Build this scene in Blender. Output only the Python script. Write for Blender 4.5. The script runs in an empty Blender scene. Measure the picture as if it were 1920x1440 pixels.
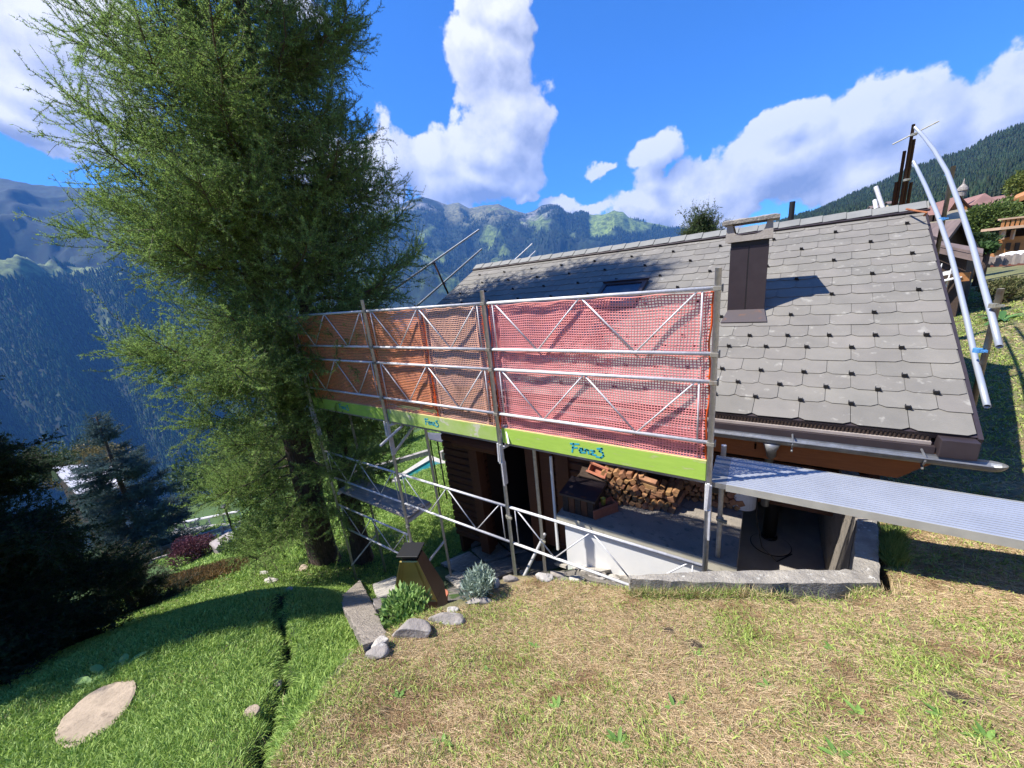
import bpy, math, random
import numpy as np
from mathutils import Vector, Matrix
random.seed(7); rng = np.random.default_rng(11)
S = bpy.context.scene; C = S.collection
rad = math.radians

# ---------------------------------------------------------------- camera
F = 700.0
def _n(v): v = np.asarray(v, float); return v/np.linalg.norm(v)
_D = _n([262, 2520, F]); _U = np.array([-1048, -86, F], float); _U = _n(_U-_U.dot(_D)*_D)
_Z = -_D; _X = -_U; _Y = np.cross(_Z, _X)
R3 = np.array([_X, _Y, _Z])            # world = R3 @ (right, down, forward)
cam = bpy.data.cameras.new('camera'); camo = bpy.data.objects.new('camera', cam); C.objects.link(camo); S.camera = camo
cam.sensor_width = 36; cam.lens = 36*F/1920; cam.clip_start = .05; cam.clip_end = 60000
M = Matrix.Identity(4)
for i in range(3):
    M[i][0] = R3[i, 0]; M[i][1] = -R3[i, 1]; M[i][2] = -R3[i, 2]
camo.matrix_world = M
def ray(px, py): return R3 @ np.array([px-960, py-720, F])
def pX(px, py, x): r = ray(px, py); return r*x/r[0]
def pY(px, py, y): r = ray(px, py); return r*y/r[1]
def pZ(px, py, z): r = ray(px, py); return r*z/r[2]
def azel(px, py):
    r = ray(px, py); return math.degrees(math.atan2(r[0], r[1])), math.degrees(math.atan2(r[2], math.hypot(r[0], r[1])))

# ---------------------------------------------------------------- world, sun, exposure
S.view_settings.view_transform = 'Standard'; S.view_settings.look = 'None'
S.view_settings.exposure = 1.0; S.view_settings.gamma = 1.0; S.view_settings.use_curve_mapping = False
SUN = _n([.59, .40, -1.0])
SUN_EL = math.asin(-SUN[2]); SUN_AZ = math.atan2(-SUN[0], -SUN[1])
sl = bpy.data.lights.new('sun', 'SUN'); sl.energy = 5.0; sl.angle = rad(.5); sl.color = (1, .955, .88)
so = bpy.data.objects.new('sun', sl); C.objects.link(so)
so.rotation_euler = Vector(SUN).to_track_quat('-Z', 'Y').to_euler(); so.location = (-6, -4, 12)

W = bpy.data.worlds.new('World'); S.world = W; W.use_nodes = True
nt = W.node_tree; nt.nodes.clear()
def N(tree, typ, **k):
    n = tree.nodes.new(typ)
    for a, b in k.items(): setattr(n, a, b)
    return n
def mathn(t, op, a, b=None, c=None, clamp=False):
    n = N(t, 'ShaderNodeMath', operation=op); n.use_clamp = clamp
    for i, v in enumerate((a, b, c)):
        if v is None: continue
        if isinstance(v, (int, float)): n.inputs[i].default_value = v
        else: t.links.new(v, n.inputs[i])
    return n.outputs[0]
def maprange(t, v, a, b, c=0., d=1., smooth=False):
    n = N(t, 'ShaderNodeMapRange'); n.clamp = True
    if smooth: n.interpolation_type = 'SMOOTHSTEP'
    t.links.new(v, n.inputs[0])
    for i, x in enumerate((a, b, c, d)): n.inputs[i+1].default_value = x
    return n.outputs[0]
def mixc(t, f, a, b, blend='MIX'):
    n = N(t, 'ShaderNodeMix', data_type='RGBA', blend_type=blend)
    for s, v in ((n.inputs[0], f), (n.inputs[6], a), (n.inputs[7], b)):
        if isinstance(v, (int, float)): s.default_value = v
        elif isinstance(v, tuple): s.default_value = (*v, 1) if len(v) == 3 else v
        else: t.links.new(v, s)
    return n.outputs[2]

# cloud density as a function of direction (compass bearing and height above the horizon)
g = bpy.data.node_groups.new('cloud_field', 'ShaderNodeTree')
g.interface.new_socket('Dir', in_out='INPUT', socket_type='NodeSocketVector')
g.interface.new_socket('Field', in_out='OUTPUT', socket_type='NodeSocketFloat')
gi = N(g, 'NodeGroupInput'); go = N(g, 'NodeGroupOutput')
sp = N(g, 'ShaderNodeSeparateXYZ'); g.links.new(gi.outputs[0], sp.inputs[0])
az = mathn(g, 'MULTIPLY', mathn(g, 'ARCTAN2', sp.outputs[0], sp.outputs[1]), 57.2958)
hyp = mathn(g, 'SQRT', mathn(g, 'ADD', mathn(g, 'MULTIPLY', sp.outputs[0], sp.outputs[0]), mathn(g, 'MULTIPLY', sp.outputs[1], sp.outputs[1])))
el = mathn(g, 'MULTIPLY', mathn(g, 'ARCTAN2', sp.outputs[2], hyp), 57.2958)
# warp bearings with noise so that outlines billow
nz = N(g, 'ShaderNodeTexNoise'); nz.inputs['Scale'].default_value = 4.2; nz.inputs['Detail'].default_value = 7; nz.inputs['Roughness'].default_value = .56
g.links.new(gi.outputs[0], nz.inputs['Vector'])
sc = N(g, 'ShaderNodeSeparateColor'); g.links.new(nz.outputs['Color'], sc.inputs[0])
azw = mathn(g, 'ADD', az, mathn(g, 'MULTIPLY', mathn(g, 'SUBTRACT', sc.outputs[0], .5), 13.0))
elw = mathn(g, 'ADD', el, mathn(g, 'MULTIPLY', mathn(g, 'SUBTRACT', sc.outputs[1], .5), 13.0))
cv = N(g, 'ShaderNodeCombineXYZ'); g.links.new(azw, cv.inputs[0]); g.links.new(elw, cv.inputs[1])
BL = [ # px, py, half width, half height, strength
 (925, 40, 55, 75, 1), (900, 115, 68, 70, 1), (925, 190, 72, 80, 1), (915, 270, 85, 75, 1), (880, 335, 105, 62, 1.05),
 (820, 290, 62, 62, .9), (740, 300, 60, 85, .85), (960, 350, 50, 38, .7), (690, 340, 60, 60, .8), (985, 215, 32, 60, .6),
 (1230, 275, 62, 42, .85), (1215, 330, 48, 45, .65), (1128, 308, 26, 18, .55), (1060, 385, 38, 18, .85), (985, 380, 22, 14, .8),
 (1110, 390, 60, 20, .6), (1210, 390, 90, 30, .7), (1330, 350, 90, 60, .9), (1465, 240, 62, 55, 1.0), (1440, 320, 130, 75, 1.05), (1600, 250, 110, 75, .95),
 (1600, 330, 150, 70, 1.), (1740, 230, 110, 80, .9), (1900, 160, 110, 95, .9), (1890, 250, 120, 60, .9), (1350, 400, 130, 30, .8),
 (20, 60, 150, 110, 1.0), (60, 170, 150, 90, 1.0), (30, 260, 130, 60, .95), (190, 40, 80, 80, .8), (150, 250, 120, 70, .8), (560, 30, 60, 80, .45), (590, 300, 90, 80, .7), (440, 330, 90, 80, .6),
]
acc = None
for px, py, hw, hh, st in BL:
    a0, e0 = azel(px, py); a1, e1 = azel(px+hw, py); a2, e2 = azel(px, py-hh)
    ra = abs(a1-a0); re = abs(e2-e0)
    s1 = N(g, 'ShaderNodeVectorMath', operation='SUBTRACT'); g.links.new(cv.outputs[0], s1.inputs[0]); s1.inputs[1].default_value = (a0, e0, 0)
    s2 = N(g, 'ShaderNodeVectorMath', operation='MULTIPLY'); g.links.new(s1.outputs[0], s2.inputs[0]); s2.inputs[1].default_value = (1/ra, 1/re, 0)
    s3 = N(g, 'ShaderNodeVectorMath', operation='LENGTH'); g.links.new(s2.outputs[0], s3.inputs[0])
    d = mathn(g, 'MULTIPLY', mathn(g, 'SUBTRACT', 1.45, s3.outputs['Value']), st)
    if acc is None: acc = d
    else: acc = mathn(g, 'SMOOTH_MAX', acc, d, .25)
nz2 = N(g, 'ShaderNodeTexNoise'); nz2.inputs['Scale'].default_value = 7; nz2.inputs['Detail'].default_value = 11; nz2.inputs['Roughness'].default_value = .6
g.links.new(gi.outputs[0], nz2.inputs['Vector'])
fld = mathn(g, 'ADD', acc, mathn(g, 'MULTIPLY', mathn(g, 'SUBTRACT', nz2.outputs['Fac'], .5), 1.9))
g.links.new(fld, go.inputs[0])

tc = N(nt, 'ShaderNodeTexCoord')
def field(offset):
    v = tc.outputs['Generated']
    if offset:
        a = N(nt, 'ShaderNodeVectorMath', operation='ADD'); nt.links.new(v, a.inputs[0]); a.inputs[1].default_value = offset; v = a.outputs[0]
    q = N(nt, 'ShaderNodeGroup'); q.node_tree = g; nt.links.new(v, q.inputs[0]); return q.outputs[0]
f0 = field(None); o = -SUN*.045; f1 = field(tuple(o))
alpha = maprange(nt, f0, .22, .42, smooth=True)
lit = mathn(nt, 'ADD', .50, mathn(nt, 'MULTIPLY', mathn(nt, 'SUBTRACT', f0, f1), .62), clamp=True)
thick = maprange(nt, f0, .5, 1.6)
lit = mathn(nt, 'SUBTRACT', lit, mathn(nt, 'MULTIPLY', thick, .10), clamp=True)
cr = N(nt, 'ShaderNodeValToRGB'); nt.links.new(lit, cr.inputs[0])
cr.color_ramp.elements[0].color = (.30, .35, .52, 1); cr.color_ramp.elements[0].position = .05
cr.color_ramp.elements[1].color = (.97, .97, 1.0, 1); cr.color_ramp.elements[1].position = .80
e = cr.color_ramp.elements.new(.42); e.color = (.60, .64, .80, 1)
sky = N(nt, 'ShaderNodeTexSky', sky_type='NISHITA'); sky.sun_disc = False
sky.sun_elevation = SUN_EL; sky.sun_rotation = SUN_AZ; sky.altitude = 1200; sky.air_density = 1.0; sky.dust_density = .3; sky.ozone_density = 4
b1 = N(nt, 'ShaderNodeBackground'); b1.inputs[1].default_value = .088
tint = mixc(nt, 1.0, sky.outputs[0], (.36, .86, 1.50), 'MULTIPLY'); nt.links.new(tint, b1.inputs[0])
b2 = N(nt, 'ShaderNodeBackground'); b2.inputs[1].default_value = .62; nt.links.new(cr.outputs[0], b2.inputs[0])
ms = N(nt, 'ShaderNodeMixShader'); nt.links.new(alpha, ms.inputs[0]); nt.links.new(b1.outputs[0], ms.inputs[1]); nt.links.new(b2.outputs[0], ms.inputs[2])
wo = N(nt, 'ShaderNodeOutputWorld'); nt.links.new(ms.outputs[0], wo.inputs[0])
W.cycles.sampling_method = 'MANUAL'; W.cycles.sample_map_resolution = 512

# ---------------------------------------------------------------- materials
def mat(name, col, rough=.7, col2=None, scale=8, metal=0., bump=0., bscale=None, attr=None, detail=6, trans=0., stretch=None, contrast=(.35, .65), spec=.5, col3=None, scale3=30, c3=(.55, .7)):
    m = bpy.data.materials.new(name); m.use_nodes = True; t = m.node_tree
    b = t.nodes['Principled BSDF']; b.inputs['Roughness'].default_value = rough; b.inputs['Metallic'].default_value = metal
    b.inputs['Specular IOR Level'].default_value = spec
    tcn = N(t, 'ShaderNodeTexCoord'); vec = tcn.outputs['Object']
    if stretch:
        mp = N(t, 'ShaderNodeMapping'); mp.inputs['Scale'].default_value = stretch; t.links.new(vec, mp.inputs[0]); vec = mp.outputs[0]
    def noise(s, dt=detail):
        q = N(t, 'ShaderNodeTexNoise'); q.inputs['Scale'].default_value = s; q.inputs['Detail'].default_value = dt; q.inputs['Roughness'].default_value = .6; t.links.new(vec, q.inputs[0]); return q.outputs['Fac']
    out = None
    if col2 is not None: out = mixc(t, maprange(t, noise(scale), *contrast), col, col2)
    if attr:
        at = N(t, 'ShaderNodeAttribute', attribute_name=attr)
        out = mixc(t, 1.0, at.outputs['Color'], out, 'MULTIPLY') if out is not None else at.outputs['Color']
    if col3 is not None:
        out = mixc(t, maprange(t, noise(scale3), *c3), out if out is not None else col, col3)
    if out is not None: t.links.new(out, b.inputs['Base Color'])
    else: b.inputs['Base Color'].default_value = (*col, 1)
    if bump:
        bp = N(t, 'ShaderNodeBump'); bp.inputs['Strength'].default_value = bump; bp.inputs['Distance'].default_value = .02
        t.links.new(noise(bscale or scale*3), bp.inputs['Height']); t.links.new(bp.outputs[0], b.inputs['Normal'])
    if trans:
        tr = N(t, 'ShaderNodeBsdfTranslucent'); mx = N(t, 'ShaderNodeMixShader'); mx.inputs[0].default_value = trans
        if out is not None: t.links.new(out, tr.inputs[0])
        else: tr.inputs[0].default_value = (*col, 1)
        t.links.new(b.outputs[0], mx.inputs[1]); t.links.new(tr.outputs[0], mx.inputs[2]); t.links.new(mx.outputs[0], t.nodes['Material Output'].inputs[0])
    return m
MT = dict(
 galv=mat('galvanised_steel', (.70, .69, .70), .48, (.54, .53, .54), 25, metal=.06, bump=.15, bscale=120, col3=(.55, .56, .57), scale3=60),
 galv_bright=mat('bright_zinc_tube', (.38, .41, .45), .42, (.38, .41, .47), 30, metal=.3, bump=.1, bscale=150),
 galv_old=mat('dull_old_tube', (.30, .28, .24), .65, (.22, .20, .16), 12, metal=.15, col3=(.20, .12, .07), scale3=18),
 rust_tube=mat('dark_rusty_tube', (.075, .05, .04), .65, (.14, .07, .04), 14, metal=.4),
 rust=mat('orange_rust', (.35, .12, .04), .8, (.2, .07, .03), 30),
 blue_clamp=mat('blue_painted_clamp', (.05, .22, .55), .5, (.10, .28, .5), 60),
 clamp=mat('zinc_clamp', (.45, .45, .40), .45, (.32, .30, .22), 60, metal=.6),
 lime=mat('lime_green_paint', (.42, .62, .095), .55, (.37, .57, .08), 5, bump=.1, bscale=40, stretch=(1, 6, 6), col3=(.50, .56, .22), scale3=5, c3=(.60, .66)),
 lime_worn=mat('worn_lime_green_paint', (.36, .52, .10), .6, (.44, .54, .20), 5, bump=.12, bscale=40, col3=(.58, .56, .42), scale3=4.0, c3=(.58, .62)),
 ink=mat('turquoise_spray_paint', (.03, .42, .52), .6, (.05, .36, .50), 40),
 edge=mat('bare_plywood_edge', (.62, .52, .20), .8, (.5, .42, .18), 30),
 slate=mat('grey_fibre_cement_tile', (.212, .195, .168), .82, (.158, .148, .130), 3, attr='Col', bump=.12, bscale=60, contrast=(.3, .75), col3=(.29, .275, .24), scale3=7, c3=(.60, .70)),
 ridge=mat('ridge_cement_tile', (.23, .228, .21), .75, (.19, .19, .178), 5, attr='Col'),
 dark_metal=mat('dark_brown_sheet_metal', (.050, .038, .042), .45, (.062, .048, .052), 6, metal=.35, col3=(.13, .12, .115), scale3=5, c3=(.66, .8)),
 black=mat('black_metal', (.012, .012, .013), .5),
 hook=mat('black_snow_hook', (.02, .018, .017), .5),
 flash=mat('weathered_copper_flashing', (.12, .10, .10), .5, (.24, .12, .07), 5, metal=.4, contrast=(.58, .68)),
 gutter=mat('zinc_gutter', (.30, .31, .32), .45, (.20, .20, .20), 9, metal=.6, bump=.1),
 orange_wood=mat('orange_stained_beam', (.34, .11, .03), .6, (.26, .08, .02), 6, stretch=(1, 9, 9), bump=.2, bscale=25),
 brown_wood=mat('brown_log_wall', (.13, .048, .020), .65, (.085, .030, .013), 6, stretch=(1, 8, 14), bump=.3, bscale=18),
 dark_wood=mat('dark_weathered_wood', (.035, .022, .016), .8, (.06, .035, .022), 8, stretch=(1, 6, 6), bump=.3),
 concrete=mat('old_concrete', (.30, .26, .215), .9, (.22, .195, .165), 3.0, bump=.6, bscale=45, col3=(.10, .095, .09), scale3=11, c3=(.55, .72)),
 concrete_dark=mat('dim_concrete', (.22, .205, .19), .9, (.16, .15, .14), 4, bump=.4, bscale=40),
 concrete_pale=mat('pale_pit_concrete', (.40, .36, .31), .9, (.32, .29, .25), 5, bump=.3, bscale=40),
 curb=mat('lichen_concrete', (.38, .345, .29), .95, (.23, .21, .185), 7, bump=1.0, bscale=50, col3=(.55, .53, .48), scale3=24, c3=(.6, .68)),
 cream=mat('stained_cream_render', (.56, .52, .41), .8, (.50, .46, .36), 5, col3=(.15, .14, .12), scale3=9, c3=(.60, .74)),
 white=mat('white_wall_paint', (.84, .83, .80), .75, (.78, .78, .77), 3, bump=.05),
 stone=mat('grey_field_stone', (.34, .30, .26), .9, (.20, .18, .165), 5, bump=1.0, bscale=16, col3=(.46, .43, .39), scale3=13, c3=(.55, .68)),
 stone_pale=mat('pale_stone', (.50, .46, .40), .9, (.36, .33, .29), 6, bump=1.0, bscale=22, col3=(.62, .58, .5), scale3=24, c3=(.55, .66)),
 stone_slab=mat('rough_stone_slab', (.42, .36, .29), .95, (.27, .23, .19), 10, bump=1.3, bscale=30, stretch=(1, 2.2, 1)),
 sand_stone=mat('buff_round_stone', (.42, .33, .24), .9, (.30, .235, .17), 6, bump=.8, bscale=24, col3=(.20, .155, .11), scale3=14, c3=(.58, .70)),
 brass=mat('bronze_anodised_sheet', (.46, .36, .09), .42, (.38, .29, .07), 4, metal=.12),
 copper_side_shade=mat('dark_copper_side_shade', (.07, .028, .02), .45, (.10, .04, .025), 5, metal=.4),
 terracotta=mat('terracotta', (.38, .13, .07), .8, (.30, .10, .055), 12),
 alu=mat('ribbed_aluminium', (.50, .52, .56), .38, (.44, .46, .50), 3, metal=.4, spec=.6),
 alu_dark=mat('punched_aluminium_end', (.30, .30, .30), .5, (.22, .22, .22), 20, metal=.5),
 alu_side=mat('aluminium_edge', (.50, .49, .44), .5, (.42, .41, .37), 8, metal=.3),
 deck=mat('grey_scaffold_plywood', (.42, .37, .33), .9, (.30, .26, .23), 5, stretch=(1, 5, 1), bump=.3),
 log_end=mat('split_wood', (.34, .19, .085), .8, (.20, .10, .048), 9, attr='Col', bump=.4),
 yellow=mat('yellow_plastic', (.62, .50, .08), .5),
 drum=mat('white_drum', (.62, .62, .60), .6, (.5, .5, .48), 5),
 glass=mat('window_glass', (.05, .09, .16), .05, spec=1.0),
 blueglass=mat('skylight_glass', (.02, .03, .055), .2, spec=.6),
 bark=mat('larch_bark', (.13, .085, .065), .95, (.055, .038, .032), 9, stretch=(3, 3, .6), bump=1.5, bscale=14, col3=(.22, .15, .11), scale3=16, c3=(.56, .68)),
 twig=mat('twig_wood', (.15, .11, .075), .9),
 needle=mat('larch_needles', (1, 1, 1), .75, attr='Col', trans=.42, spec=.2),
 leaf=mat('leaves', (1, 1, 1), .6, attr='Col', trans=.25, spec=.3),
 grassm=mat('grass_blades', (1, 1, 1), .55, attr='Col', trans=.22, spec=.35),
 shake=mat('brown_shingle_roof', (.20, .145, .13), .85, (.13, .095, .085), 3, stretch=(1, 1, 1), bump=.3),
 red_roof=mat('reddish_roof', (.30, .16, .13), .85, (.22, .12, .10), 2),
 pale_roof=mat('pale_metal_roof', (.62, .60, .62), .5, (.55, .53, .55), .3),
 cream_wall=mat('pale_plaster', (.58, .50, .36), .85, (.50, .43, .31), 2),
 new_wood=mat('fresh_orange_timber', (.50, .23, .08), .7, (.40, .17, .06), 3, stretch=(1, 1, 5)),
 pale_wood=mat('pale_timber', (.62, .42, .28), .7, (.55, .36, .24), 3),
 grey_wood=mat('grey_fence_wood', (.36, .31, .28), .9, (.27, .23, .21), 6),
 brick=mat('brick_red_panel', (.26, .10, .07), .85, (.2, .08, .06), 4),
 gravel=mat('gravel', (.36, .34, .33), .95, (.26, .25, .24), 30, bump=.6, bscale=60),
 water=mat('pool_water', (.015, .13, .13), .08, (.02, .17, .16), 2),
 poolblue=mat('pool_lining', (.16, .36, .40), .4),
 red_flower=mat('red_petals', (.55, .02, .02), .6),
 ground_dark=mat('bare_soil', (.11, .075, .05), .95, (.07, .05, .035), 20, bump=.6),
)
def net_mat(name, c):
    return mat(name, c, .55, tuple(x*.85 for x in c), 30, trans=.12)
MT['net_a'] = net_mat('orange_mesh', (.98, .36, .17)); MT['net_b'] = net_mat('salmon_mesh', (.96, .52, .36)); MT['net_c'] = net_mat('red_mesh', (.98, .36, .34)); MT['net_hem'] = net_mat('orange_mesh_hem', (.85, .12, .015))

# ---------------------------------------------------------------- builders
def nrm(v): return v/(np.linalg.norm(v)+1e-12)
class MB:
    def __init__(s): s.v = []; s.f = []; s.c = []
    def add(s, vs, fs):
        o = len(s.v); s.v += [tuple(map(float, p)) for p in vs]; s.f += [tuple(i+o for i in f) for f in fs]; return s
    def hexa(s, p): # 8 corners: bottom 4 (ccw) + top 4
        return s.add(p, [(3, 2, 1, 0), (4, 5, 6, 7), (0, 1, 5, 4), (1, 2, 6, 5), (2, 3, 7, 6), (3, 0, 4, 7)])
    def box(s, a, b):
        x0, y0, z0 = a; x1, y1, z1 = b
        return s.hexa([(x0, y0, z0), (x1, y0, z0), (x1, y1, z0), (x0, y1, z0), (x0, y0, z1), (x1, y0, z1), (x1, y1, z1), (x0, y1, z1)])
    def obox(s, c, ax, ay, az_): # centre + half axis vectors
        c = np.array(c, float); ax = np.array(ax, float); ay = np.array(ay, float); az_ = np.array(az_, float)
        return s.hexa([c-ax-ay-az_, c+ax-ay-az_, c+ax+ay-az_, c-ax+ay-az_, c-ax-ay+az_, c+ax-ay+az_, c+ax+ay+az_, c-ax+ay+az_])
    def prism(s, poly, ext):
        n = len(poly); p = [np.array(q, float) for q in poly]; e = np.array(ext, float)
        return s.add(p+[q+e for q in p], [tuple(range(n-1, -1, -1)), tuple(range(n, 2*n))]+[(i, (i+1) % n, n+(i+1) % n, n+i) for i in range(n)])
    def path(s, pts, r, n=10, cap=True, hollow=False):
        pts = [np.array(p, float) for p in pts]; K = len(pts); o = []; rr = r if hasattr(r, '__len__') else [r]*K
        for i in range(K):
            t = nrm(pts[min(i+1, K-1)]-pts[max(i-1, 0)])
            if i == 0:
                a = nrm(np.cross(t, [0, 0, 1] if abs(t[2]) < .9 else [1, 0, 0]))
            else: a = nrm(a-t*a.dot(t))
            b = np.cross(t, a)
            o += [pts[i]+rr[i]*(math.cos(2*math.pi*j/n)*a+math.sin(2*math.pi*j/n)*b) for j in range(n)]
        fs = [(i*n+j, i*n+(j+1) % n, (i+1)*n+(j+1) % n, (i+1)*n+j) for i in range(K-1) for j in range(n)]
        if hollow: # open pipe with wall
            base = len(o)
            for e_, i in ((0, 0), (1, K-1)):
                ring = [pts[i]+(o[i*n+j]-pts[i])*.82 for j in range(n)]
                dv = nrm(pts[1]-pts[0]) if e_ == 0 else nrm(pts[-2]-pts[-1])
                deep = [q+dv*r*3 for q in ring]
                bo = len(o); o += ring+deep
                for j in range(n):
                    k = (j+1) % n
                    fs.append((i*n+j, bo+j, bo+k, i*n+k)); fs.append((bo+j, bo+n+j, bo+n+k, bo+k))
                fs.append(tuple(bo+n+j for j in range(n)))
        elif cap:
            fs += [tuple(range(n-1, -1, -1)), tuple((K-1)*n+j for j in range(n))]
        return s.add(o, fs)
    def tube(s, a, b, r, n=10, **k): return s.path([a, b], r, n, **k)
    def lathe(s, prof, c=(0, 0, 0), n=20):
        c = np.array(c, float); o = [c+np.array([r*math.cos(2*math.pi*j/n), r*math.sin(2*math.pi*j/n), z]) for r, z in prof for j in range(n)]
        K = len(prof); fs = [(i*n+j, i*n+(j+1) % n, (i+1)*n+(j+1) % n, (i+1)*n+j) for i in range(K-1) for j in range(n)]
        fs += [tuple(range(n-1, -1, -1)), tuple((K-1)*n+j for j in range(n))]
        return s.add(o, fs)
    def build(s, name, m, parent=None, smooth=False, bevel=0, loc=None):
        return mesh_obj(name, np.array(s.v), s.f, m, parent, smooth, None, bevel, loc)
def world_loc(o):
    L = Vector((0, 0, 0))
    while o is not None: L = L+o.location; o = o.parent
    return np.array(L)
def mesh_obj(name, V, Fc, m, parent=None, smooth=False, col=None, bevel=0, loc=None):
    """loc: world point used as origin; defaults to the parent's origin, or to the mesh's own base"""
    V = np.asarray(V, float)
    if loc is None: loc = world_loc(parent) if parent is not None else np.array([(V[:, 0].min()+V[:, 0].max())/2, (V[:, 1].min()+V[:, 1].max())/2, V[:, 2].min()])
    loc = np.array(loc, float); V = V-loc
    me = bpy.data.meshes.new(name)
    if isinstance(Fc, np.ndarray):
        k = Fc.shape[1]; n = len(Fc)
        me.vertices.add(len(V)); me.vertices.foreach_set('co', V.astype(np.float32).ravel())
        me.loops.add(n*k); me.loops.foreach_set('vertex_index', Fc.astype(np.int32).ravel())
        me.polygons.add(n); me.polygons.foreach_set('loop_start', np.arange(0, n*k, k, dtype=np.int32)); me.polygons.foreach_set('loop_total', np.full(n, k, np.int32))
        me.update(calc_edges=True)
    else:
        me.from_pydata([tuple(p) for p in V], [], Fc)
    if col is not None:
        a = me.color_attributes.new('Col', 'FLOAT_COLOR', 'POINT'); c4 = np.ones((len(V), 4), np.float32); c4[:, :3] = col; a.data.foreach_set('color', c4.ravel())
    if smooth: me.polygons.foreach_set('use_smooth', np.ones(len(me.polygons), bool))
    me.materials.append(m); o = bpy.data.objects.new(name, me); C.objects.link(o)
    if parent is not None: o.parent = parent; loc = loc-world_loc(parent)
    o.location = loc
    if bevel:
        b = o.modifiers.new('bevel', 'BEVEL'); b.width = bevel; b.segments = 2; b.limit_method = 'ANGLE'
    return o
def tag(o, label=None, cat=None, group=None, kind=None):
    if label: o['label'] = label
    if cat: o['category'] = cat
    if group: o['group'] = group
    if kind: o['kind'] = kind
    return o
def empty(name, loc, label, cat, group=None):
    o = bpy.data.objects.new(name, None); C.objects.link(o); o.location = tuple(float(x) for x in loc); o.empty_display_size = .2
    return tag(o, label, cat, group)

# ---------------------------------------------------------------- ground
def tps(P):
    P = np.array(P, float); n = len(P); d = np.linalg.norm(P[:, None, :2]-P[None, :, :2], axis=2)
    Km = np.where(d > 0, d*d*np.log(d+1e-12), 0)+np.eye(n)*1e-2; Q = np.hstack([np.ones((n, 1)), P[:, :2]])
    A = np.zeros((n+3, n+3)); A[:n, :n] = Km; A[:n, n:] = Q; A[n:, :n] = Q.T
    w = np.linalg.solve(A, np.concatenate([P[:, 2], np.zeros(3)]))
    def f(x, y):
        x = np.asarray(x, float); y = np.asarray(y, float); r = w[n]+w[n+1]*x+w[n+2]*y
        for i in range(n):
            dd = (x-P[i, 0])**2+(y-P[i, 1])**2; r = r+w[i]*.5*np.where(dd > 0, dd*np.log(dd+1e-12), 0)
        return r
    return f
bank = lambda x, y: -1.6-.335*y+.21*x
UP = [(x, y, bank(x, y)) for x, y in ((0, 0), (-1, 0), (-2, .5), (-1.9, 1.2), (-1.9, 2.2), (-.85, 2.6), (0, 1.5), (1, 1.5), (.82, 3.2), (2, 1), (1.5, 2.5), (-1, -3), (2, -3), (4, 0))]
UP += [(1.3, 4.2, -2.52), (1.5, 5.3, -2.55), (2.2, 6.5, -2.5), (3.1, 8.4, -2.3), (4, 12, -2.1), (5.5, 17, -1.9), (9, 26, -1.6), (14, 40, -.5), (3, 3, -2.2), (7, 6, -1.2), (15, 15, 1), (10, 0, 2), (0, 12, -3.2), (0, 20, -3), (-6, 14, -5), (0, 40, -2.5), (-10, -3, -3)]
LO = [(-2.3, .35, -2.36), (-1.9, .1, -2.15), (-4.1, -.2, -2.9), (-3.2, -1, -2.4), (-7.7, -.7, -4.2), (-5, 1.36, -3.6), (-2.6, 1.0, -2.75), (-3.4, 2.1, -3.75), (-3.0, 1.4, -3.15), (-2.5, 2.6, -3.85), (-1.3, 3.0, -3.7), (-2.1, 3.6, -3.9),
      (-7.1, 3.4, -6.0), (-6, 2.2, -4.7), (-4.87, 3.4, -5.35), (-4.8, 4.05, -5.45), (-3.6, 3.2, -4.5), (-2.6, 3.4, -4.4), (-2.5, 4.6, -4.8), (0.2, 4.0, -3.95), (.3, 6, -3.95), (-1, 6, -4.2), (-5, 9, -6.4), (-2.5, 8, -5.5),
      (-8.6, 3.5, -6.15), (-7.9, 4.2, -6.3), (-9.1, 1.7, -5.6), (-11.6, .8, -6.4), (-12.5, 3.7, -7.3), (-14.4, 2.3, -7.8), (-11.5, 11.4, -8.0), (-15, 9, -8.8), (-7.4, 9, -7.0), (-22, 2, -10.3), (-22, -8, -9.5), (-9, -6, -3.8), (-4, -5, -1.8), (-20, 20, -10.5), (-8, 25, -7.5),
      (-35, 3, -15), (-55, 3.5, -22), (-55, -25, -22), (-60, 40, -22), (-30, 40, -13)]
fU = tps(UP); fL = tps(LO)
POLY = np.array([(-1.35, -.6), (-1.78, .25), (-2.05, .62), (-2.3, .95), (-2.25, 1.45), (-2.05, 1.95), (-1.98, 2.42), (-.95, 2.62), (-.1, 2.86), (.62, 3.10), (.76, 3.45), (.82, 5.2), (1.0, 9), (-1, 13), (-8, 30), (-70, 60), (-80, -40), (-1.35, -40)])
def sdist(x, y):
    """signed distance to POLY, positive inside"""
    x = np.asarray(x, float); y = np.asarray(y, float); d = np.full(x.shape, 1e9); ins = np.zeros(x.shape, bool); n = len(POLY)
    for i in range(n):
        a = POLY[i]; b = POLY[(i+1) % n]; ab = b-a
        t = np.clip(((x-a[0])*ab[0]+(y-a[1])*ab[1])/ab.dot(ab), 0, 1)
        d = np.minimum(d, np.hypot(x-a[0]-t*ab[0], y-a[1]-t*ab[1]))
        c = ((a[1] > y) != (b[1] > y)) & (x < (b[0]-a[0])*(y-a[1])/((b[1]-a[1]) if b[1] != a[1] else 1e-9)+a[0]); ins ^= c
    return np.where(ins, d, -d)
TR = None
def polydist(x, y, P):
    d = np.full(np.shape(x), 1e9)
    for a, b in zip(P[:-1], P[1:]):
        a = np.array(a); b = np.array(b); ab = b-a; t = np.clip(((x-a[0])*ab[0]+(y-a[1])*ab[1])/ab.dot(ab), 0, 1)
        d = np.minimum(d, np.hypot(x-a[0]-t*ab[0], y-a[1]-t*ab[1]))
    return d
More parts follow.
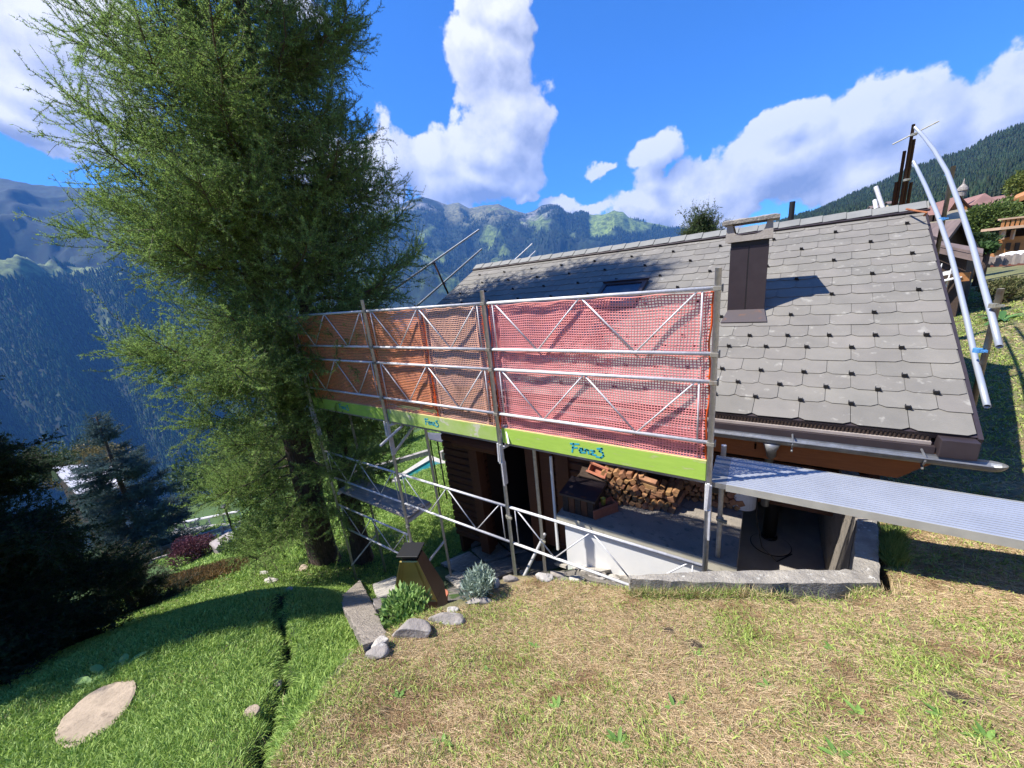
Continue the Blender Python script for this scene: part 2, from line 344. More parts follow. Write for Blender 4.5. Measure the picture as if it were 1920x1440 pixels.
def lump(x, y):
    return .018*np.sin(x*3.1+1.3*np.sin(y*2.3))*np.cos(y*2.7+x*.8)+.010*np.sin(x*8.3+y*5.1)*np.sin(y*9.7-x*3.3)+.05*np.sin(x*.9+.5)*np.sin(y*.8+1)
def H(x, y):
    x = np.asarray(x, float); y = np.asarray(y, float)
    s = sdist(x, y); w = np.clip((s+.02)/.16, 0, 1); w = w*w*(3-2*w)
    z = fU(x, y)*(1-w)+fL(x, y)*w
    near = np.clip(1.5-np.abs(s)/.3, 0, 1)
    z = z+lump(x, y)*(1-.8*near)
    if TR is not None:
        d = polydist(x, y, TR); z = z-.24*np.exp(-(d/(.050+.018*np.sin(x*13+y*9)+.012*np.sin(y*31)))**2)
    # level floor of the pit
    inp = (x > -.2) & (x < .95) & (y > 3.3) & (y < 7.5); z = np.where(inp & (z > -4.0), np.minimum(z, -4.0), z)
    return z
def pG(px, py, off=0.):
    r = ray(px, py); r = r/np.linalg.norm(r); t = np.linspace(.8, 60, 6000); P = r[None]*t[:, None]
    hit = P[:, 2] < H(P[:, 0], P[:, 1])+off
    i = int(np.argmax(hit)) if hit.any() else len(t)-1
    return P[i]
TRp = [pG(*q)[:2] for q in ((524, 1118), (519, 1150), (530, 1185), (538, 1225), (524, 1265), (531, 1300), (508, 1335), (500, 1375), (478, 1405), (481, 1439))]
TRp.append(TRp[-1]+(TRp[-1]-TRp[-2])*1.5); TR = [tuple(q) for q in TRp]

def axis(parts):
    a = [];
    for lo, hi, st in parts: a += list(np.arange(lo, hi-1e-6, st))
    a.append(parts[-1][1]); return np.array(a)
gx = axis([(-60, -30, 3), (-30, -16, 1), (-16, -9, .3), (-9, -5, .12), (-5, 2.2, .04), (2.2, 6, .2), (6, 18, 1), (18, 50, 4)])
gy = axis([(-30, -6, 2), (-6, -1, .3), (-1, 5.4, .04), (5.4, 14, .25), (14, 30, 1), (30, 60, 3)])
GX, GY = np.meshgrid(gx, gy); GZ = H(GX, GY)
V = np.stack([GX, GY, GZ], -1).reshape(-1, 3); nx, ny = len(gx), len(gy)
idx = np.arange(nx*ny).reshape(ny, nx); Q = np.stack([idx[:-1, :-1], idx[:-1, 1:], idx[1:, 1:], idx[1:, :-1]], -1).reshape(-1, 4)
# ground albedo: dry mown bank vs lush lawn
def vnoise(x, y, s, seed=0):
    x = np.asarray(x)*s; y = np.asarray(y)*s; xi = np.floor(x).astype(int); yi = np.floor(y).astype(int); fx = x-xi; fy = y-yi; fx = fx*fx*(3-2*fx); fy = fy*fy*(3-2*fy)
    def h(a, b):
        n = (a*374761393+b*668265263+seed*144269) & 0x7fffffff; n = (n ^ (n >> 13))*1274126177 & 0x7fffffff; return ((n ^ (n >> 16)) & 0xffff)/65535.
    return (h(xi, yi)*(1-fx)+h(xi+1, yi)*fx)*(1-fy)+(h(xi, yi+1)*(1-fx)+h(xi+1, yi+1)*fx)*fy
def fbm(x, y, s, o=4, seed=0):
    r = 0; a = .5; t = 0
    for i in range(o): r = r+a*vnoise(x, y, s*2**i, seed+i*17); t += a; a *= .55
    return r/t
def dryness(x, y):
    s = sdist(x, y); d = np.clip(.5-s/.25, 0, 1)*.85
    tr = np.clip((x+2.6)/1.2+.3*(y-.4), 0, 1)      # greener beside the channel
    far = np.clip((y-5)/3, 0, 1)
    d = d*(.35+.65*tr)*(1-.55*far)+.5*(fbm(x, y, 1.7, 3, 5)-.5)*(d > .1)
    # sunny patches around the trees are a bit dry
    d = d+.35*np.clip((-x-6.5)/2, 0, 1)*np.clip((13+x)/3, 0, 1)*fbm(x, y, .9, 3, 9)*(s > 0)
    return np.clip(d, 0, 1)
def ground_col(x, y):
    d = dryness(x, y)[..., None]; n1 = fbm(x, y, 5, 3, 3)[..., None]
    green = np.array([.055, .105, .022])*(.7+.6*n1); dry = np.array([.32, .24, .13])*(.6+.8*n1)
    c = green*(1-d)+dry*d
    s = sdist(x, y); soil = ((s > .0) & (s < .16) & (x > -2.5) & (y > .9))[..., None]
    c = np.where(soil, np.array([.10, .075, .055])*(.6+.8*n1), c)
    tr = np.exp(-(polydist(x, y, TR)/.07)**2)[..., None]; c = c*(1-tr)+np.array([.035, .027, .02])*tr
    pav = np.clip((s-.15)/.2, 0, 1)*((x > -5.0) & (x < 1) & (y > 1.9) & (y < 5.6)).astype(float)*np.clip((x+5.0)/.8, 0, 1)*(fbm(x, y, 3, 3, 70) > .36); c = c*(1-pav[..., None])+np.array([.20, .18, .155])*(.6+.8*n1)*pav[..., None]
    for hx, hy, hr in HOLES: c = np.where((np.hypot(x-hx, y-hy)*(.8+.4*n1[..., 0]) < hr)[..., None], np.array([.05, .035, .022])*(.5+n1), c)
    return c
HOLES = [(*pG(px, py)[:2], r_) for px, py, r_ in ((1252, 1183, .055), (1302, 1208, .06), (916, 1236, .035), (722, 1338, .03), (882, 1236, .02), (1480, 1125, .07), (1800, 1310, .06), (1215, 1195, .02), (620, 1275, .05), (1090, 1148, .03))]
gm = mat('meadow_ground', (1, 1, 1), .95, (.72, .72, .72), 14, attr='Col', bump=.8, bscale=40)
ground = mesh_obj('ground', V, Q, gm, None, True, ground_col(V[:, 0], V[:, 1]), loc=(0, 0, 0)); tag(ground, kind='structure')
print('ground ok')
# ================================================================ the chalet under repair
def RF(x, s, h=0.): return np.array([x+.067*s, 4.5+.891*s-.454*h, -1.66+.454*s+.891*h])
chalet = empty('chalet', (-2.8, 6.5, -5.0), 'wooden chalet with grey tiled roof behind the orange netted scaffold', 'chalet')
RX0, RX1, SR = -7.12, 1.54, 4.62
b = MB(); b.add([RF(RX0, 0, -.06), RF(RX1, 0, -.06), RF(RX1, SR, -.06), RF(RX0, SR, -.06), RF(RX0, 0, 0), RF(RX1, 0, 0), RF(RX1, SR, 0), RF(RX0, SR, 0)],
      [(3, 2, 1, 0), (4, 5, 6, 7), (0, 1, 5, 4), (1, 2, 6, 5), (2, 3, 7, 6), (3, 0, 4, 7)])
rp = RF(RX0, SR, 0); rq = RF(RX1, SR, 0); dn = np.array([.25, 4.2, -2.14])
b.add([rp, rq, rq+dn, rp+dn, rp-[0, 0, .06], rq-[0, 0, .06], rq+dn-[0, 0, .06], rp+dn-[0, 0, .06]], [(0, 1, 2, 3), (7, 6, 5, 4), (1, 5, 6, 2), (0, 3, 7, 4), (3, 2, 6, 7)])
roof = b.build('roof', MT['dark_metal'], chalet)
# tiles: real overlapping slabs with cropped lower corners
tv, tf, tcol = [], [], []
def add_tile(x0, x1, e0, k, cl, cr_):
    L = .46 if k < 19 else .24; ch, cs = .052, .030; hb, ht = .021, .005
    jit = random.uniform(-.0015, .0015); sh = random.uniform(-.003, .003)
    prof = []
    prof += [(x0+(ch if cl else 0), e0)] ; prof += [(x1-(ch if cr_ else 0), e0+sh)]
    prof += [(x1, e0+(cs if cr_ else 0)), (x1, min(e0+L, SR)), (x0, min(e0+L, SR)), (x0, e0+(cs if cl else 0))]
    n0 = len(tv)
    for dh in (0, -.0055):
        for (x, s) in prof:
            t = (s-e0)/L; tv.append(RF(x, s, hb+(ht-hb)*t+dh+jit))
    n = 6; tf.append(tuple(n0+i for i in range(n))); tf.append(tuple(n0+n+i for i in range(n-1, -1, -1)))
    for i in range(n): tf.append((n0+i, n0+n+i, n0+n+(i+1) % n, n0+(i+1) % n))
    c = 1+random.uniform(-.09, .08); tcol.extend([(c, c*random.uniform(.99, 1.01), c)]*12)
for k in range(21):
    e0 = .045+.2245*k-(.045 if k == 0 else 0); c0 = .333+.2*((k-1) % 2)
    m0 = math.floor((RX0-c0)/.4)-1
    for m in range(m0, m0+26):
        c = c0+.4*m; x0, x1 = c-.1975, c+.1975; a0, a1 = max(x0, RX0), min(x1, RX1)
        if a1-a0 < .03: continue
        add_tile(a0, a1, e0, k, x0 >= RX0, x1 <= RX1)
mesh_obj('roof_tiles', np.array(tv), tf, MT['slate'], roof, col=np.array(tcol))
# snow hooks
hk = MB(); hk.box((-.019, -.006, .022), (.019, .030, .030)); hk.box((-.019, -.012, .022), (.019, -.005, .060)); hk.box((-.0205, -.005, .030), (-.014, .026, .052)); hk.box((.014, -.005, .030), (.0205, .026, .040)); hk.box((.022, -.020, .012), (.032, -.004, .030))
rotv = np.array([[1, 0, 0], [.075, .891, .454], [0, -.454, .891]])
hk.v = [tuple(np.array(p) @ rotv) for p in hk.v]
spots = []
for k in (1, 2, 3, 5, 6):
    c0 = .333+.2*((k-1) % 2)
    spots += [(c0+.4*m, k) for m in range(-19, 4) if RX0+.1 < c0+.4*m < RX1-.05]
for q, k in enumerate((8, 10, 12, 14, 16, 18)):
    c0 = .533+(.4 if q % 2 == 0 else 0); spots += [(c0+.8*m, k) for m in range(-10, 3) if RX0+.1 < c0+.8*m < RX1-.03]
pos = sorted([RF(x, .045+.2245*k) for x, k in spots], key=lambda p: np.linalg.norm(p))
h0 = None; base = world_loc(roof)
for p in pos[:98]:
    if h0 is None:
        h0 = mesh_obj('snow_hook', np.array(hk.v)+p, hk.f, MT['hook'], roof, loc=p)
    else:
        o = h0.copy(); C.objects.link(o); o.parent = roof; o.location = tuple(p-base)
far_h = MB()
for p in pos[98:]: far_h.add([np.array(q)+p for q in hk.v], hk.f)
tag(far_h.build('snow_hooks', MT['hook'], roof), kind='stuff')
# ridge
b = MB(); cols = []
x = RX0-.02
while x < RX1+.02:
    x2 = min(x+.293, RX1+.04); c = 1+random.uniform(-.06, .06); ti = random.uniform(0, .004)
    b.hexa([RF(x, 4.44, .050+ti), RF(x2, 4.44, .062+ti), RF(x2, SR+.01, .085+ti), RF(x, SR+.01, .073+ti), RF(x, 4.44, .057+ti), RF(x2, 4.44, .069+ti), RF(x2, SR+.01, .092+ti), RF(x, SR+.01, .080+ti)]); cols += [(c, c, c)]*8
    x += .30
mesh_obj('ridge_tiles', np.array(b.v), b.f, MT['ridge'], roof, col=np.array(cols))
b = MB(); b.hexa([RF(RX0-.03, 4.45, .0), RF(RX1+.03, 4.45, .0), RF(RX1+.03, SR, .0), RF(RX0-.03, SR, .0), RF(RX0-.03, 4.45, .052), RF(RX1+.03, 4.45, .052), RF(RX1+.03, SR, .07), RF(RX0-.03, SR, .07)])
b.tube(RF(RX0-.03, 4.425, .04), RF(RX1+.05, 4.425, .04), .016, 8)
b.build('ridge_board', MT['dark_metal'], roof)
b = MB(); b.hexa([RF(RX0-.02, 4.4, .035), RF(RX0-.30, 4.4, .0), RF(RX0-.30, 4.41, .0), RF(RX0-.02, 4.41, .0), RF(RX0-.02, 4.6, .06), RF(RX0-.1, 4.6, .03), RF(RX0-.1, 4.61, .03), RF(RX0-.02, 4.61, .06)])
# verge boards
for X in (RX0-.03, RX1):
    v = MB(); v.hexa([RF(X, -.02, -.10), RF(X+.03, -.02, -.10), RF(X+.03, SR, -.10), RF(X, SR, -.10), RF(X, -.02, .006), RF(X+.03, -.02, .006), RF(X+.03, SR, .006), RF(X, SR, .006)]); v.build('verge_board', MT['dark_metal'], roof)
# eave: perforated strip, boards, box end, gutter, beam
ev = MB(); ev.box((RX0+.05, 4.520, -1.735), (1.28, 4.535, -1.665))
for i in range(280):
    xx = RX0+.06+i*.03
    if xx < 1.27: ev.box((xx, 4.511, -1.730), (xx+.013, 4.519, -1.672))
ev.build('vent_strip', MT['dark_wood'], roof)
MB().box((RX0+.05, 4.49, -1.765), (1.28, 4.535, -1.737)).build('eave_board', MT['grey_wood'], roof)
MB().box((RX0+.05, 4.455, -1.835), (1.30, 4.505, -1.768)).build('fascia', MT['dark_metal'], roof)
MB().box((1.31, 4.40, -1.835), (1.535, 4.54, -1.672)).build('fascia_end', MT['dark_metal'], roof, bevel=.006)
g_ = MB(); prof = [(math.cos(a), math.sin(a)) for a in np.linspace(math.pi, 2*math.pi, 11)]
ring = [(4.395+.068*c, -1.835+.068*s) for c, s in prof]; ring2 = [(4.395+.063*c, -1.835+.063*s) for c, s in prof][::-1]
full = ring+ring2
g_.prism([(RX0-.05, y, z) for y, z in full], (1.60-RX0+.05, 0, 0))
g_.path([(RX0-.05, 4.327, -1.833), (1.60, 4.327, -1.833)], .010, 8)
# rounded end
for r_, m_ in ((.068, 0), (.063, 1)): pass
endv = [(1.60+.10*math.sin(t)*1.0, 4.395+.068*math.cos(a)*math.cos(t), -1.835+.068*math.sin(a)*math.cos(t)) for t in np.linspace(0, math.pi/2*.98, 6) for a in np.linspace(math.pi, 2*math.pi, 11)]
g_.add(endv, [(i*11+j, i*11+j+1, (i+1)*11+j+1, (i+1)*11+j) for i in range(5) for j in range(10)])
gut = g_.build('gutter', MT['gutter'], roof, smooth=False)
for xx in (1.22, .30, -.62, -1.54, -2.46, -3.4, -4.3, -5.2, -6.1):
    q = MB(); q.path([(xx, 4.47, -1.80), (xx, 4.33, -1.825), (xx, 4.325, -1.86), (xx, 4.35, -1.90), (xx, 4.39, -1.912), (xx, 4.345, -1.945)], .009, 6); q.build('gutter_bracket', MT['gutter'], gut)
dp = MB(); dp.path([(.13, 4.40, -1.89), (.13, 4.41, -1.98), (.14, 4.55, -2.10), (.14, 5.0, -2.35), (.14, 5.15, -2.5), (.14, 5.15, -3.1)], [.085, .05, .045, .045, .045, .045], 14); dp.build('downpipe', MT['gutter'], gut, smooth=True)
# wood under the eave
bm_ = MB(); bm_.prism([(0, 4.62, -1.86), (0, 4.62, -2.10), (0, 4.80, -2.10), (0, 4.80, -1.82)], (1.24, 0, 0)); bm_.v = [(x, y, z) for x, y, z in bm_.v]
bm_.hexa([(1.24, 4.62, -2.10), (1.24, 4.62, -1.86), (1.24, 4.80, -1.82), (1.24, 4.80, -2.10), (1.38, 4.62, -1.975), (1.38, 4.62, -1.86), (1.38, 4.80, -1.82), (1.38, 4.80, -1.975)])
bm_.box((-6.6, 4.625, -2.10), (-.02, 4.795, -1.85)); bm_.build('eave_beam', MT['orange_wood'], chalet)
lb = MB(); lb.box((-6.6, 4.634, -2.20), (1.15, 4.79, -2.105)); lb.hexa([(1.15, 4.634, -2.20), (1.15, 4.634, -2.105), (1.15, 4.79, -2.105), (1.15, 4.79, -2.20), (1.235, 4.634, -2.12), (1.235, 4.634, -2.105), (1.235, 4.79, -2.105), (1.235, 4.79, -2.12)])
lb.build('lower_eave_beam', MT['orange_wood'], chalet)
sf = MB(); sf.add([(RX0+.1, 4.55, -1.76), (1.5, 4.55, -1.76), (1.75, 7.0, -.52), (RX0+.3, 7.0, -.52)], [(0, 1, 2, 3)]); sf.build('soffit', MT['dark_wood'], roof)
# walls
wl = MB()
def logwall(mb, x0, x1, y, z0, z1, t=.14, hlog=.16):
    z = z0
    while z < z1-.02:
        zt = min(z+hlog-.008, z1); mb.prism([(x0, y, z+.012), (x0, y-.018, z+.03), (x0, y-.018, zt-.02), (x0, y, zt), (x0, y+t, zt), (x0, y+t, z+.012)], (x1-x0, 0, 0)); z += hlog
logwall(wl, -3.42, -2.28, 5.25, -5.0, -1.7); logwall(wl, -2.279, 1.1, 5.35, -3.2, -1.7); logwall(wl, -5.7, -4.62, 5.25, -5.6, -1.7)
logwall(wl, -4.62, -3.42, 5.25, -2.75, -1.7)
wl.build('wall', MT['brown_wood'], chalet)
iw = MB(); iw.box((-4.7, 6.9, -5.4), (-3.3, 7.0, -1.8)); iw.box((-4.72, 5.4, -5.4), (-4.66, 6.9, -1.8)); iw.box((-3.40, 5.4, -5.4), (-3.34, 6.9, -1.8)); iw.box((-4.7, 5.4, -5.5), (-3.3, 7, -5.42)); iw.build('porch_recess', MT['dark_wood'], chalet)
gw = MB(); gw.box((1.1, 5.4, -3.3), (1.2, 12.0, -1.9)); gw.prism([(1.1, 5.4, -1.9), (1.1, 8.6, -.1), (1.1, 11.9, -1.9)], (.1, 0, 0)); gw.box((-5.8, 5.4, -6.4), (-5.7, 12, -1.9)); gw.prism([(-5.8, 5.4, -1.9), (-5.8, 8.6, -.1), (-5.8, 11.9, -1.9)], (.1, 0, 0)); gw.build('gable_wall', MT['brown_wood'], chalet)
cw = MB(); cw.box((-.05, 6.7, -4.1), (1.1, 6.85, -1.7)); cw.build('cellar_wall', MT['concrete_dark'], chalet)
for (x0, x1, yy) in ((-4.72, -4.50, 4.95), (-3.44, -3.24, 5.05)):
    q = MB(); q.box((x0, yy, -5.5), (x1, yy+.22, -2.1)); q.build('porch_post', MT['brown_wood'], chalet, bevel=.012)
for x0, zz in ((-4.62, -2.33), (-4.62, -2.62), (-4.62, -2.90)):
    q = MB(); q.tube((x0-.30, 4.88, zz), (x0+.75, 4.88, zz+.0), .13, 14); q.build('log_end', MT['brown_wood'], chalet)
q = MB(); q.box((-3.20, 5.16, -4.8), (-2.95, 5.21, -2.7)); q.box((-2.9, 5.17, -4.8), (-2.65, 5.21, -2.7)); q.build('shutter', MT['brown_wood'], chalet, bevel=.005)
MB().box((-2.325, 4.0, -3.85), (-2.295, 4.03, -2.35)).build('white_pole', MT['white'], chalet)
# skylight
k0, k1, xa, xb = 2.15, 3.02, -2.83, -2.02
fr = MB()
for (xa_, xb_, sa, sb) in ((xa, xb, k1-.09, k1), (xa, xb, k0, k0+.09), (xa, xa+.07, k0+.09, k1-.09), (xb-.07, xb, k0+.09, k1-.09)):
    fr.hexa([RF(xa_, sa, .0), RF(xb_, sa, .0), RF(xb_, sb, .0), RF(xa_, sb, .0), RF(xa_, sa, .08), RF(xb_, sa, .08), RF(xb_, sb, .08), RF(xa_, sb, .08)])
fr.hexa([RF(xa-.02, k1-.02, .07), RF(xb+.02, k1-.02, .07), RF(xb+.02, k1+.05, .07), RF(xa-.02, k1+.05, .07), RF(xa-.02, k1-.02, .11), RF(xb+.02, k1-.02, .11), RF(xb+.02, k1+.05, .10), RF(xa-.02, k1+.05, .10)])
sky_w = fr.build('skylight', MT['dark_metal'], roof)
q = MB(); q.hexa([RF(xa+.07, k0+.09, .05), RF(xb-.07, k0+.09, .05), RF(xb-.07, k1-.09, .05), RF(xa+.07, k1-.09, .05), RF(xa+.07, k0+.09, .06), RF(xb-.07, k0+.09, .06), RF(xb-.07, k1-.09, .06), RF(xa+.07, k1-.09, .06)])
q.build('skylight_pane', MT['blueglass'], roof)
# chimney
yb = 6.242
ch = MB(); ch.box((-.470, yb+.012, -1.1), (-.045, yb+.36, .215)); chim = ch.build('chimney', MT['gutter'], chalet)
for (x0, x1) in ((-.482, -.268), (-.256, -.038)):
    q = MB(); q.box((x0, yb-.004, -.772), (x1, yb+.010, .125)); q.build('flue_panel', MT['dark_metal'], chim, bevel=.004)
q = MB(); q.box((-.478, yb-.001, .127), (-.042, yb+.011, .21)); q.box((-.267, yb-.002, -.772), (-.257, yb+.009, .127)); q.build('vent_slot', MT['black'], chim)
q = MB(); q.hexa([RF(-.79, 1.69, .028), RF(-.25, 1.69, .028), RF(-.31, 1.97, .035), RF(-.745, 1.97, .035), RF(-.79, 1.69, .036), RF(-.25, 1.69, .036), RF(-.31, 1.97, .05), RF(-.745, 1.97, .05)])
q.v = [(x+.14, y, z) for x, y, z in q.v]
q.build('flashing', MT['flash'], chim)
cp = MB()
# concrete cap: curved openings between the legs
def arch(y0, y1):
    xl, xr, zb, zt = -.535, -.012, .195, .425
    pts = [(xl-.012, zb), (xr+.012, zb), (xr-.004, zt), (xr-.062, zt)]
    pts += [(xr-.085-.0, .34), (xr-.10, .305), (xr-.135, .28), (xr-.19, .268), (xl+.19, .268), (xl+.135, .28), (xl+.10, .305), (xl+.085, .34)]
    pts += [(xl+.062, zt), (xl+.004, zt)]
    cp.prism([(x, y0, z) for x, z in pts], (0, y1-y0, 0))
arch(yb-.045, yb+.02); arch(yb+.33, yb+.39)
for (x0, x1) in ((-.531, -.474), (-.074, -.016)): cp.box((x0, yb+.021, .20), (x1, yb+.329, .424))
cp.build('chimney_cap', MT['concrete_pale'], chim)
n = 15; cs = MB(); top = []
for j, (yy) in enumerate(np.linspace(yb-.09, yb+.43, 7)):
    for i, xx in enumerate(np.linspace(-.585, .055, n)):
        ed = (i in (0, n-1)) or (j in (0, 6)); top.append((xx, yy, .486-(.016 if ed else 0)+random.uniform(-.004, .004)))
bot = [(x, y, .427) for x, y, z in top]
cs.add(top+bot, [(j*n+i, j*n+i+1, (j+1)*n+i+1, (j+1)*n+i) for j in range(6) for i in range(n-1)]+[(7*n+(j+1)*n+i, 7*n+(j+1)*n+i+1, 7*n+j*n+i+1, 7*n+j*n+i) for j in range(6) for i in range(n-1)]
   + [(i, 7*n+i, 7*n+i+1, i+1) for i in range(n-1)]+[(6*n+i+1, 7*n+6*n+i+1, 7*n+6*n+i, 6*n+i) for i in range(n-1)]+[((j+1)*n, 7*n+(j+1)*n, 7*n+j*n, j*n) for j in range(6)]+[(j*n+n-1, 7*n+j*n+n-1, 7*n+(j+1)*n+n-1, (j+1)*n+n-1) for j in range(6)])
cs.build('cap_slab', MT['curb'], chim)
p = pY(1486, 378, 9.2); q = MB(); q.tube((p[0], 9.2, -.2), (p[0], 9.2, p[2]), .045, 14, hollow=True); q.build('stove_flue', MT['black'], chalet)

# ================================================================ scaffold
scaf = empty('scaffold', (-3.7, 3.7, -5.6), 'galvanised tube scaffold with lime green toe boards along the eave', 'scaffold')
PX = [-7.08, -4.875, -2.67, -.335]; TOPZ = [-.13, -.055, -.075, -.065]; BOT = [float(H(x, 3.4))-.02 for x in PX[:3]]+[-3.98]
IX = [-6.94, -4.73, -2.57, -.275]; IB = [float(H(x, 4.02))-.02 for x in IX[:3]]+[-3.98]
for x, zt, zb in zip(PX, TOPZ, BOT):
    q = MB(); q.tube((x, 3.4, zb), (x, 3.4, zt), .0242, 14, hollow=True); st = q.build('standard', MT['galv'], scaf, smooth=True)
    w = MB(); w.box((x-.028, 3.375, -2.22), (x+.028, 3.425, -1.95)); w.box((x+.012, 3.36, -2.52), (x+.030, 3.44, -2.20)); w.obox((x-.004, 3.355, -2.05), (.012, 0, 0), (0, .008, 0), (.006, 0, .13)); w.build('base_bracket', MT['galv'], st, bevel=.003)
    for z in (-.22, -.75, -.99, -1.55):
        w = MB(); w.box((x-.03, 3.372, z-.018), (x+.03, 3.43, z+.018)); w.box((x+.028, 3.40, z-.03), (x+.038, 3.44, z+.03)); w.build('rail_hook', MT['galv_old'], st, bevel=.003)
    w = MB(); w.box((x-.07, 3.33, zb-.005), (x+.07, 3.47, zb+.012)); w.tube((x, 3.4, zb), (x, 3.4, zb+.25), .018, 10); w.build('base_plate', MT['galv_old'], st)
for x, zb in zip(IX, IB):
    q = MB(); q.tube((x, 4.02, zb), (x, 4.02, -1.83), .0242, 14, hollow=True); q.build('standard', MT['galv'], scaf, smooth=True)
def chords(name, x0, x1, z1, z2, y=3.418, zig=True):
    q = MB(); r = .0175
    for z in (z1, z2): q.tube((x0+.02, y, z), (x1-.02, y, z), r, 10)
    o = q.build(name, MT['galv'], scaf, smooth=True)
    if zig:
        w = MB(); xa, xb = x0+.13, x1-.13; n_ = 4
        for xx in (xa-.02, xb+.02): w.tube((xx, y, z1), (xx, y, z2), .0075, 6)
        for i in range(n_):
            a = xa+(xb-xa)*i/n_; c = xa+(xb-xa)*(i+1)/n_
            za, zc = (z1, z2) if i % 2 == 0 else (z2, z1); w.tube((a, y, za), (c, y, zc), .0085, 6)
        w.build('lattice_bars', MT['galv'], o, smooth=True)
for i in range(3):
    chords('guard_rail', PX[i], PX[i+1], -.22, -.75); chords('guard_rail', PX[i], PX[i+1], -.99, -1.55)
    chords('lattice_girder', PX[i], PX[i+1], -2.86, -3.42, y=3.412)
chords('lattice_girder', PX[0], PX[1], -4.07, -4.61, y=3.412)
LET = [[(.15, -.05), (.32, 1)], [(.05, .92), (.80, 1.02)], [(.18, .48), (.62, .56)],
       [(.86, .28), (1.14, .42), (1.10, .58), (.92, .56), (.82, .30), (.90, .06), (1.18, .10)],
       [(1.36, .56), (1.33, .12)], [(1.36, .36), (1.52, .55), (1.62, .50), (1.64, .10)],
       [(1.84, .52), (2.16, .54), (1.84, .08), (2.26, .08)], [(2.42, .86), (2.82, .98), (2.58, .60), (2.86, .50), (2.92, .18), (2.70, -.12), (2.30, -.10)]]
def scribble(x0, zb, hgt, y, parent, k=1.0, th=.012, slope=0.):
    w = MB()
    for st_ in LET:
        P = [np.array([x0+u*hgt*k, y, zb+v*hgt+slope*u]) for u, v in st_]
        for a, c in zip(P[:-1], P[1:]):
            d = nrm(c-a); nn = np.array([-d[2], 0, d[0]])*th/2; a2 = a-d*th*.4; c2 = c+d*th*.4
            w.prism([a2-nn, c2-nn, c2+nn, a2+nn], (0, -.0012, 0))
    w.build('painted_lettering', MT['ink'], parent)
for i in range(3):
    x0, x1 = PX[i]+.03, PX[i+1]-.03
    tb = MB().box((x0, 3.425, -1.94), (x1, 3.452, -1.745)).build('toe_board', MT['lime_worn'] if i == 1 else MT['lime'], scaf, bevel=.003)
    MB().box((x0, 3.4255, -1.744), (x1, 3.4515, -1.7375)).build('board_edge', MT['edge'], tb)
    a = {0: pY(634, 757, 3.42), 1: pY(797, 797, 3.42), 2: pY(1070, 855, 3.42)}[i]
    scribble(a[0], (-1.875, -1.875, -1.885)[i], (.085, .085, .10)[i], 3.4235, tb, (1.15, 1.1, 1.3)[i], (.015, .016, .019)[i])
    q = MB()
    for (ya, yc) in ((3.46, 3.705), (3.715, 3.965)): q.box((x0, ya, -1.985), (x1, yc, -1.95))
    q.build('deck_board', MT['deck'], scaf, bevel=.003)
q = MB()
for (ya, yc) in ((3.46, 3.715), (3.725, 3.985)): q.box((PX[0]+.05, ya, -3.79), (PX[1]-.03, yc, -3.745))
q.build('lower_deck_board', MT['deck'], scaf, bevel=.003)
q = MB(); q.box((PX[1]-.06, 3.44, -3.85), (PX[1]-.02, 4.0, -3.795)); q.box((PX[0]+.04, 3.44, -3.85), (PX[0]+.08, 4.0, -3.795)); q.build('deck_bearer', MT['galv'], scaf)
for xa, xb_, z0_, z1_ in ((PX[i], IX[i], -2.02, -2.02) for i in range(4)):
    q = MB(); q.tube((xa, 3.4, z0_), (xb_, 4.02, z1_), .022, 10); q.build('transom', MT['galv'], scaf, smooth=True)
def ptube(name, a, c, r=.022, m='galv', hollow=True, par=scaf):
    q = MB(); q.tube(a, c, r, 12, hollow=hollow); return q.build(name, MT[m], par, smooth=True)
ptube('brace', (-2.62, 3.36, -4.12), (-2.56, 4.1, -3.72)); ptube('brace', (PX[1]-.02, 3.42, -2.52), (IX[1]+.0, 4.0, -2.03))
ptube('brace', pY(755, 798, 3.50), pY(713, 836, 3.22)); ptube('brace', pY(948, 800, 3.45), pY(954, 832, 3.40), .012)
ptube('brace', (PX[0]+.02, 3.36, -5.55), (IX[0], 4.05, -5.15), .016); ptube('brace', (PX[1], 3.4, -4.9), (IX[1], 4.05, -4.55))
for (x, y, z) in ((-2.57, 4.02, -3.78), (PX[1], 3.4, -3.86), (PX[2], 3.4, -3.0), (-2.67, 3.4, -4.0), (-.275, 4.02, -2.7), (PX[1], 3.4, -4.2)):
    q = MB(); q.lathe([(.027, -.02), (.036, -.018), (.036, .018), (.027, .02)], (x, y, z), 12); q.box((x+.02, y-.05, z-.014), (x+.07, y-.015, z+.014)); q.tube((x+.03, y-.07, z), (x+.03, y+.03, z), .006, 6); q.build('coupler', MT['clamp'], scaf)

# aluminium plank resting on the scaffold end
pl = empty('aluminium_plank', (1.3, 3.7, -1.95), 'ribbed aluminium walkway plank reaching from the scaffold over the pit', 'plank')
q = MB(); X0, X1, Y0, Y1, ZT = -.20, 3.0, 3.405, 3.965, -1.925
nr = 17; prof = []
for i in range(nr):
    ya = Y0+.004+(Y1-Y0-.008)*i/nr; w_ = (Y1-Y0-.008)/nr
    prof += [(ya, ZT-.014), (ya+.002, ZT), (ya+w_-.015, ZT), (ya+w_-.013, ZT-.014)]
pts = [(X0, y, z) for y, z in prof]+[(X0, Y1-.004, ZT-.012), (X0, Y0+.004, ZT-.012)]
q.prism(pts[::-1], (X1-X0, 0, 0)); q.build('ribbed_top', MT['alu'], pl)
q = MB(); q.box((X0, Y0-.002, ZT-.065), (X1, Y0+.0035, ZT+.001)); q.box((X0, Y1-.003, ZT-.065), (X1, Y1+.002, ZT+.001)); q.build('side_profile', MT['alu_side'], pl)
q = MB(); q.box((X0-.13, Y0, ZT-.05), (X0-.001, Y1, ZT-.001))
